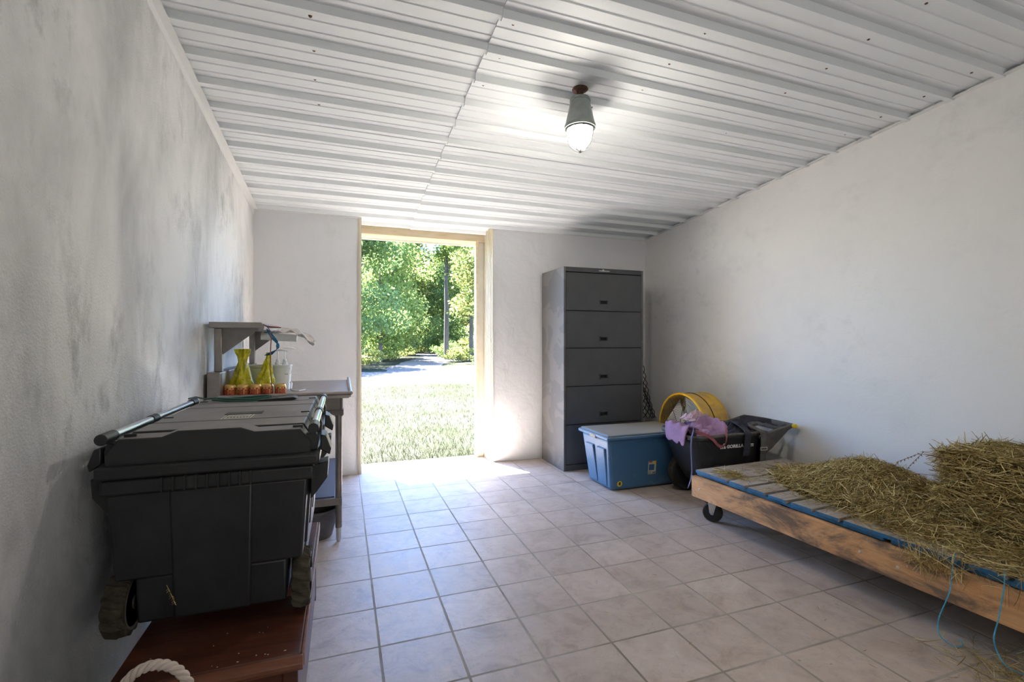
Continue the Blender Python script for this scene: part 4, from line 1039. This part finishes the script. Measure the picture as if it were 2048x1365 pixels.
def ribbonp(name, label, mat, pts, width, wd, th=.002, cat='strap', n=6):
    P_ = [Vector(p) for p in pts]; out = []
    for i in range(len(P_) - 1):
        p0 = P_[max(0, i - 1)]; p1 = P_[i]; p2 = P_[i + 1]; p3 = P_[min(len(P_) - 1, i + 2)]
        for k in range(n):
            s = k / n; out.append(.5 * ((2 * p1) + (p2 - p0) * s + (2 * p0 - 5 * p1 + 4 * p2 - p3) * s * s + (3 * p1 - p0 - 3 * p2 + p3) * s ** 3))
    out.append(P_[-1]); return tag(MB().ribbon([cw(*p) for p in out], width, cart_m.to_3x3() @ Vector(wd), th).build(name, mat, smooth=True, angle=60), label, cat)
ribbonp('strap', 'maroon strap looping down over the cart side left of the lettering', M['maroon_cloth'], [(.06, .06, .575), (.10, .00, .562), (.145, -.022, .530), (.180, -.024, .492), (.215, -.026, .474), (.245, -.026, .492), (.258, -.024, .53), (.268, -.01, .568), (.31, .05, .590)], .022, (.5, 0, .8), .003)
ribbonp('strap', 'dark webbing strap hanging over the cart lettering', M['dark_web'], [(.43, .16, .63), (.435, .08, .622), (.440, .01, .595), (.443, -.022, .565), (.440, -.022, .50), (.434, -.020, .435), (.428, -.017, .395)], .050, (1, 0, 0), .003)
ribbonp('strap', 'olive grey webbing strap with buckle on the rear rim of the cart', M['grey_web'], [(.560, .14, .60), (.567, .05, .585), (.573, -.012, .572), (.577, -.022, .545), (.581, -.020, .47), (.583, -.012, .38), (.585, .0, .30)], .046, (1, 0, 0), .003)
bk = MB(); 
for a in ((-.030, .030, .430, .434), (-.030, .030, .450, .454), (-.030, -.026, .430, .454), (.026, .030, .430, .454)):
    bk.add([cart_m @ Vector(p) for p in [(.582 + a[0], -.026, a[2]), (.582 + a[1], -.026, a[2]), (.582 + a[1], -.026, a[3]), (.582 + a[0], -.026, a[3]), (.582 + a[0], -.021, a[2]), (.582 + a[1], -.021, a[2]), (.582 + a[1], -.021, a[3]), (.582 + a[0], -.021, a[3])]], [(3, 2, 1, 0), (4, 5, 6, 7), (0, 1, 5, 4), (1, 2, 6, 5), (2, 3, 7, 6), (3, 0, 4, 7)])
tag(bk.build('buckle', M['paper']), 'pale rectangular buckle on the olive grey strap', 'buckle')
ribbonp('strap', 'folded dark halter strap lying across the cart handle frame', M['dark_web'], [(.42, .06, .630), (.52, .05, .655), (.62, .045, .650), (.70, .05, .635), (.735, .09, .630), (.70, .14, .632), (.60, .16, .648), (.50, .14, .650)], .032, (0, .25, 1), .003)
cord = MB(); cord.tube([cw(*p) for p in [(.060, .10, .610), (.010, .02, .590), (-.024, -.01, .555), (-.030, -.012, .48), (-.026, -.010, .40), (-.018, -.006, .30), (-.022, -.004, .25), (-.040, -.004, .20), (-.052, -.004, .175)]], [.004, .005, .005, .0045, .0045, .005, .006, .005, .002], 8)
tag(cord.build('cord', plain('lilac_cord', (.16, .17, .33), .8), smooth=True), 'lilac cord hanging from the towel down the cart nose', 'cord')
sb = MB()
for k in range(70):
    x = random.uniform(.015, .13); p = cw(x, .006, .512); sb.tube([p, p + Vector((random.uniform(-.010, .014), -.018, random.uniform(-.055, -.025)))], [.0018, .0008], 4)
tag(sb.build('brush_bristles', M['net']), 'dark brush bristles poking out beneath the cart rim', 'brush', kind='stuff')

# ------------------------------------------------------------------ pallet cart
rp_ = R(2.3); PX, PY = 2.335, 2.752
t = thing('pallet_cart', 'long low wooden platform cart with blue edged deck planks on casters', 'platform cart', (PX, PY, 0), rp_)
LEN = 2.46; PW = .918
MB().box(0, .038, -LEN, 0, .168, .311).build('side_board', M['board'], t, world=False, bevel=.003)
MB().box(PW - .05, PW - .012, -LEN, 0, .168, .311).build('side_board', M['board'], t, world=False, bevel=.003)
for y in (-.04, -LEN / 2, -LEN + .04): MB().box(.038, PW - .05, y - .019, y + .019, .170, .309).build('cross_beam', M['board'], t, world=False)
for x in (.045, .43, .82):
    MB().box(x, x + .09, -1.215, -.006, .312, .330).build('deck_runner', M['bluepaint'], t, world=False, bevel=.002)
    MB().box(x, x + .09, -2.45, -1.245, .312, .330).build('deck_runner', M['bluepaint'], t, world=False, bevel=.002)
for base in (-.006, -1.245):
    y = base
    for w_, gap in ((.138, .003), (.130, .022), (.118, .030), (.118, .030), (.115, .032), (.118, .028), (.122, .024), (.132, .003), (.080, 0)):
        x0 = .034 + random.uniform(-.004, .004)
        pk = MB().box(x0, PW - .01 + random.uniform(-.004, .004), y - w_, y, .331, .350 + random.uniform(-.001, .001), 0, {4: 1, 5: 1})
        pk.build('deck_plank', [M['deck'], M['bluepaint']], t, world=False, bevel=.0015)
        y -= w_ + gap
sc_ = MB()
for y, z in ((-.075, .235), (-1.136, .235), (-1.30, .232)): sc_.lathe([(0, -.004), (.006, -.003), (.0075, 0), (.0075, .003)], (0, y, z), 12, axis='x')
sc_.build('screw', M['zinc'], t, world=False)
cs0 = None
for (x, y) in ((.105, -.085), (.84, -.085), (.105, -LEN + .12), (.84, -LEN + .12)):
    if cs0 is None:
        cs0 = MB().box(-.035, .035, -.045, .045, .158, .168).tube([(0, 0, .158), (0, 0, .142)], .022, 14)
        cs0.prism([(-.022, .142), (.022, .142), (.030, .120), (.012, .052), (-.004, .052), (-.014, .066)], -.0265, -.0235, 'y'); cs0.prism([(-.022, .142), (.022, .142), (.030, .120), (.012, .052), (-.004, .052), (-.014, .066)], .0235, .0265, 'y')
        cs0.box(-.022, .022, -.0265, .0265, .139, .143); cs0.lathe([(0, -.032), (.008, -.031), (.009, -.026)], (.004, 0, .066), 10, axis='y')
        cs0 = cs0.build('caster', M['zinc'], t, world=False, bevel=.001); cs0['label'] = 'zinc swivel caster with black tyre'
        wheel_y(.004, 0, .066, .066, .040, cs0, 'caster_wheel', M['rubber'], M['black_plastic'], rough_lug=False)
        c = cs0
    else: c = copy_tree(cs0, t)
    c.location = (x, y, 0); c.rotation_euler = (0, 0, R(-55) if y > -1 else R(20))

# ------------------------------------------------------------------ hay
PM = Matrix.Translation((PX, PY, 0)) @ Matrix.Rotation(rp_, 4, 'Z')
DZ = .351
def rand_dirs(n, flat=.35): 
    d = rng.normal(size=(n, 3)); d[:, 2] *= flat; return d
# bale: packed core with straw standing all over its faces
BX0, BX1, BY0, BY1, BZ1 = 2.765, 3.30, .50, 1.50, .735
t = thing('hay_bale', 'square hay bale standing at the near end of the platform cart', 'hay bale', (3.03, 1.0, DZ))
core = MB(); nx, ny, nz = 14, 24, 10
def disp(p):
    v_ = Vector(p); c = Vector(((BX0 + BX1) / 2, (BY0 + BY1) / 2, (DZ + BZ1) / 2)); d = (v_ - c)
    k = mn.noise(v_ * 9) * .014 + mn.noise(v_ * 22) * .008; q = v_ + d.normalized() * k
    q.z = max(q.z, DZ + .001) if p[2] <= DZ + .001 else q.z
    return q
def face_grid(o, u, v_, n1_, n2_):
    vs = [disp(Vector(o) + Vector(u) * (i / n1_) + Vector(v_) * (j / n2_)) for i in range(n1_ + 1) for j in range(n2_ + 1)]
    core.add(vs, [(i * (n2_ + 1) + j, (i + 1) * (n2_ + 1) + j, (i + 1) * (n2_ + 1) + j + 1, i * (n2_ + 1) + j + 1) for i in range(n1_) for j in range(n2_)])
q0 = (BX0 + .015, BY0 + .015, DZ); sx_, sy_, sz_ = BX1 - BX0 - .03, BY1 - BY0 - .03, BZ1 - DZ - .012
face_grid(q0, (sx_, 0, 0), (0, 0, sz_), nx, nz); face_grid((q0[0], q0[1] + sy_, DZ), (sx_, 0, 0), (0, 0, sz_), nx, nz)
face_grid(q0, (0, sy_, 0), (0, 0, sz_), ny, nz); face_grid((q0[0] + sx_, q0[1], DZ), (0, sy_, 0), (0, 0, sz_), ny, nz)
face_grid((q0[0], q0[1], DZ + sz_), (sx_, 0, 0), (0, sy_, 0), nx, ny); face_grid(q0, (sx_, 0, 0), (0, sy_, 0), nx, ny)
core.build('packed_core', M['hay_dark'], t)
Ps = []; Ds = []
def bface(n, fx):
    p = fx(rng.random(n), rng.random(n)); Ps.append(p)
def jit(n, s=.010): return rng.normal(0, s, (n, 3))
n1_ = 7000; u, v_ = rng.random(n1_), rng.random(n1_); zz = DZ + v_ * (BZ1 - DZ); rnd_ = .035 * np.maximum(0, np.abs(v_ - .5) * 2 - .72) / .28
Ps.append(np.stack([BX0 + .004 + rnd_ , BY0 + u * (BY1 - BY0), zz], 1) + jit(n1_) * [1, 1, .6]); d = rand_dirs(n1_, .30); d[:, 0] *= .22; Ds.append(d)
n1_ = 3500; u, v_ = rng.random(n1_), rng.random(n1_); Ps.append(np.stack([BX0 + u * (BX1 - BX0), np.full(n1_, BY1), DZ + v_ * (BZ1 - DZ)], 1) + jit(n1_)); d = rand_dirs(n1_, .4); d[:, 1] *= .3; Ds.append(d)
n1_ = 5000; u, v_ = rng.random(n1_), rng.random(n1_); Ps.append(np.stack([BX0 + u * (BX1 - BX0), BY0 + v_ * (BY1 - BY0), np.full(n1_, BZ1 - .004) - .02 * (np.abs(u - .5) * 2) ** 6], 1) + jit(n1_, .008)); Ds.append(rand_dirs(n1_, .16))
n1_ = 2200; u, v_ = rng.random(n1_), rng.random(n1_); Ps.append(np.stack([BX0 + u * (BX1 - BX0), np.full(n1_, BY0), DZ + v_ * (BZ1 - DZ)], 1) + jit(n1_)); d = rand_dirs(n1_, .4); d[:, 1] *= .3; Ds.append(d)
P = np.concatenate(Ps); D = np.concatenate(Ds); n = len(P)
P[:, 2] = np.maximum(P[:, 2], DZ + .012); P[:, 0] = np.minimum(P[:, 0], 3.31)
V, F = strands(P, D, rng.uniform(.03, .13, n), rng.uniform(.0014, .0042, n), .28); V[:, 0] = np.minimum(V[:, 0], XR - .006); V[:, 2] = np.maximum(V[:, 2], DZ)
mesh_np('surface_straw', V, F, M['hay'], t)['kind'] = 'stuff'
# few long seed stalks sticking out at the upper left corner of the bale
g = MB()
for (a, b__, c_) in (((2.79, 1.49, .700), (2.74, 1.55, .71), (2.69, 1.59, .625)), ((2.78, 1.49, .69), (2.72, 1.56, .70), (2.66, 1.62, .65)), ((2.78, 1.48, .60), (2.72, 1.56, .60), (2.66, 1.60, .57))):
    pts = [Vector(a).lerp(Vector(b__), k / 5) for k in range(5)] + [Vector(b__).lerp(Vector(c_), k / 6) for k in range(7)]
    g.tube(pts, .0012, 5)
    for k in range(5, 12):
        p = pts[k]
        for j in range(3): g.tube([p, p + Vector((random.uniform(-.006, .006), random.uniform(-.006, .006), random.uniform(-.012, .004)))], [.0025, .0008], 4)
g.build('seed_stalks', plain('brown_seed_heads', (.20, .11, .06), .8), t)
# loose heap on the deck
def mound(x, y):
    def gs(cx, cy, sx, sy, h): return h * np.exp(-((x - cx) / sx) ** 2 - ((y - cy) / sy) ** 2)
    return gs(2.98, 1.98, .26, .36, .165) + gs(3.12, 2.10, .16, .24, .03) + gs(2.94, 1.55, .34, .30, .060)
def in_heap(x, y): return mound(x, y) > .012
nxg, nyg = 40, 60; xs_ = np.linspace(2.56, 3.345, nxg); ys_ = np.linspace(1.15, 2.62, nyg)
mb = MB(); vs = [];
for x in xs_:
    for y in ys_:
        h = float(mound(x, y)); vs.append((x, y, DZ + (max(0, h - .014) * .92 + (.010 * mn.noise((x * 14, y * 14, 1)) if h > .03 else 0)) if h > .014 else DZ - .003))
fs = [(i * nyg + j, (i + 1) * nyg + j, (i + 1) * nyg + j + 1, i * nyg + j + 1) for i in range(nxg - 1) for j in range(nyg - 1)]
fs = [f for f in fs if any(vs[k][2] > DZ + .0005 for k in f)]
t = thing('hay_pile', 'loose heap of dry hay on the platform cart deck left of the bale', 'hay', (2.98, 1.98, DZ)); t['kind'] = 'stuff'
mb.add(vs, fs).build('packed_core', M['hay_dark'], t, smooth=True)
n = 24000; x = rng.uniform(2.50, 3.33, n); y = rng.uniform(1.10, 2.62, n); h = mound(x, y)
keep = rng.random(n) < np.clip((h - .006) * 28, 0, 1); x, y, h = x[keep], y[keep], h[keep]; n = len(x)
P = np.stack([x, y, DZ + h + rng.normal(.0, .007, n)], 1); P[:, 2] = np.maximum(P[:, 2], DZ + .003)
e_ = .01; gx = (mound(x + e_, y) - h) / e_; gy = (mound(x, y + e_) - h) / e_
D = rand_dirs(n, .22); D[:, 2] += D[:, 0] * gx + D[:, 1] * gy
V, F = strands(P, D, rng.uniform(.03, .13, n), rng.uniform(.0014, .0040, n), .3); V[:, 2] = np.maximum(V[:, 2], DZ); V[:, 0] = np.minimum(V[:, 0], XR - .006)
mesh_np('loose_straw', V, F, M['hay'], t)['kind'] = 'stuff'
# thin spread along the deck, hanging over the near edge
Ps = []; n = 5200
y = rng.uniform(.45, 1.75, n); x = 2.36 + .03 * (2.75 - y) / 1.0 + rng.beta(1.6, 1.6, n) * .52 + np.maximum(0, (y - 1.25)) * .22 * rng.random(n)
Ps.append(np.stack([x, y, DZ + np.abs(rng.normal(.004, .008, n)) + .025 * np.exp(-((x - 2.72) / .12) ** 2) * (y < 1.5)], 1))
n = 260; Ps.append(np.stack([rng.normal(2.50, .035, n), rng.normal(2.55, .05, n), DZ + np.abs(rng.normal(.006, .006, n))], 1))
n = 500; Ps.append(np.stack([rng.uniform(2.42, 3.3, n), rng.uniform(1.5, 2.7, n), DZ + np.abs(rng.normal(.003, .003, n))], 1))
P = np.concatenate(Ps); n = len(P); V, F = strands(P, rand_dirs(n, .12), rng.uniform(.025, .12, n), rng.uniform(.0014, .0040, n), .3)
Pe = []; n2 = 330; y = np.where(rng.random(n2) < .5, rng.normal(1.33, .05, n2), rng.uniform(.6, 1.45, n2)); xe = 2.335 + (2.752 - y) * .0402
P2 = np.stack([xe - .006 + rng.normal(0, .012, n2), y, .315 + rng.normal(0, .022, n2)], 1); D2 = rng.normal(size=(n2, 3)); D2[:, 2] -= 1.2; D2[:, 0] *= .5
V2, F2 = strands(P2, D2, rng.uniform(.04, .14, n2), rng.uniform(.0012, .0026, n2), .35)
V = np.where((V[:, 2:3] < DZ) & (V[:, 0:1] > 2.40), np.concatenate([V[:, :2], np.full((len(V), 1), DZ)], 1), V)
tag(mesh_np('scattered_hay', np.concatenate([V, V2]), np.concatenate([F, F2 + len(V)]), M['hay']), 'thin scattered hay along the near edge of the cart deck', 'hay', kind='stuff')
# hay litter on the floor
n = 1000; P = np.stack([rng.normal(2.42, .10, n), rng.normal(.97, .13, n), np.abs(rng.normal(.008, .012, n))], 1); P[:, 0] += (1.0 - P[:, 1]) * .3
n3 = 240; P3 = np.stack([rng.uniform(.9, 2.4, n3), rng.uniform(1.2, 3.0, n3) , np.full(n3, .002)], 1); P3 = P3[rng.random(n3) < np.clip((P3[:, 0] - .7) / 1.8, 0, 1) ** 2]
V, F = strands(P, rand_dirs(n, .25), rng.uniform(.02, .11, n), rng.uniform(.0012, .0024, n), .3); V[:, 2] = np.maximum(V[:, 2], .0008)
V3, F3 = strands(P3, rand_dirs(len(P3), .02), rng.uniform(.008, .035, len(P3)), rng.uniform(.001, .0022, len(P3)), .6); V3[:, 2] = np.maximum(V3[:, 2], .0008)
tag(mesh_np('floor_litter', np.concatenate([V, V3]), np.concatenate([F, F3 + len(V)]), M['hay']), 'hay litter on the floor tiles below the platform cart', 'hay', kind='stuff')
# blue twines
def edge_x(y): return 2.335 + (2.752 - y) * .0402
def catmull(P_, n=8):
    P_ = [Vector(p) for p in P_]; out = []
    for i in range(len(P_) - 1):
        p0 = P_[max(0, i - 1)]; p1 = P_[i]; p2 = P_[i + 1]; p3 = P_[min(len(P_) - 1, i + 2)]
        for k in range(n):
            s = k / n; out.append(.5 * ((2 * p1) + (p2 - p0) * s + (2 * p0 - 5 * p1 + 4 * p2 - p3) * s * s + (3 * p1 - p0 - 3 * p2 + p3) * s ** 3))
    return out + [P_[-1]]
E1 = edge_x(1.25); g = MB(); g.tube(catmull([(E1 + .05, 1.265, .362), (E1 + .004, 1.25, .345), (E1 - .012, 1.245, .31), (E1 - .022, 1.25, .22), (E1 - .045, 1.275, .10), (E1 - .045, 1.27, .035), (E1 - .02, 1.235, .005), (E1 + .03, 1.23, .004), (E1 + .06, 1.26, .004)]), .0022, 6)
tag(g.build('twine', M['cyan_twine'], smooth=True), 'blue baling twine hanging over the cart side, left one with curled end', 'twine')
E2 = edge_x(1.09); g = MB(); g.tube(catmull([(E2 + .05, 1.11, .362), (E2 + .004, 1.09, .345), (E2 - .012, 1.085, .31), (E2 - .022, 1.095, .20), (E2 - .03, 1.105, .10), (E2 - .01, 1.075, .020), (E2 + .04, 1.02, .004)]), .0022, 6)
tag(g.build('twine', M['cyan_twine'], smooth=True), 'blue baling twine hanging over the cart side at the right edge', 'twine')

# ------------------------------------------------------------------ ceiling lamp
LX, LY = 1.250, 2.372; LZ = ceil_z(LX, LY) - .004
t = thing('ceiling_lamp', 'lit grey industrial jelly jar lamp hanging from the ceiling', 'lamp', (LX, LY, LZ))
MB().lathe([(.0, 0), (.043, 0), (.045, -.005), (.040, -.010), (.020, -.014), (.017, -.030), (0, -.030)], (LX, LY, LZ), 28).build('mount_plate', M['rust'], t, smooth=True)
MB().tube([(LX, LY, LZ - .028), (LX, LY, LZ - .055)], .014, 14).build('pipe', M['rust'], t, smooth=True)
MB().lathe([(0, -.045), (.030, -.047), (.052, -.055), (.058, -.064), (.058, -.072), (.054, -.074), (.082, -.200), (.086, -.206), (.086, -.222), (.076, -.226), (.05, -.20), (0, -.19)], (LX, LY, LZ), 40).build('housing', M['lamp_grey'], t, smooth=True, angle=30)
MB().lathe([(.056, -.215), (.058, -.25), (.056, -.28), (.045, -.308), (.026, -.328), (0, -.335)], (LX, LY, LZ), 32).build('bulb_globe', M['glow'], t, smooth=True)
cg = MB(); cg.tube([(LX + .074 * math.cos(a), LY + .074 * math.sin(a), LZ - .226) for a in np.linspace(0, 2 * PI, 33)[:-1]], .006, 8, closed=True)
for k in range(6):
    a = 2 * PI * k / 6 + .3; q = []
    for (r_, z) in ((.074, -.226), (.072, -.255), (.068, -.285), (.055, -.315), (.032, -.338), (.006, -.350)): q.append((LX + r_ * math.cos(a), LY + r_ * math.sin(a), LZ + z))
    cg.tube(q, .0028, 6)
cg.lathe([(0, -.346), (.008, -.347), (.007, -.356), (0, -.358)], (LX, LY, LZ), 10)
cg.build('guard_cage', plain('dark_cage_metal', (.03, .032, .032), .6, .2), t, smooth=True)
MB().tube([(LX + .060, LY - .004, LZ - .095), (LX + .075, LY - .006, LZ - .095)], .005, 8).build('set_screw', M['lamp_grey'], t)
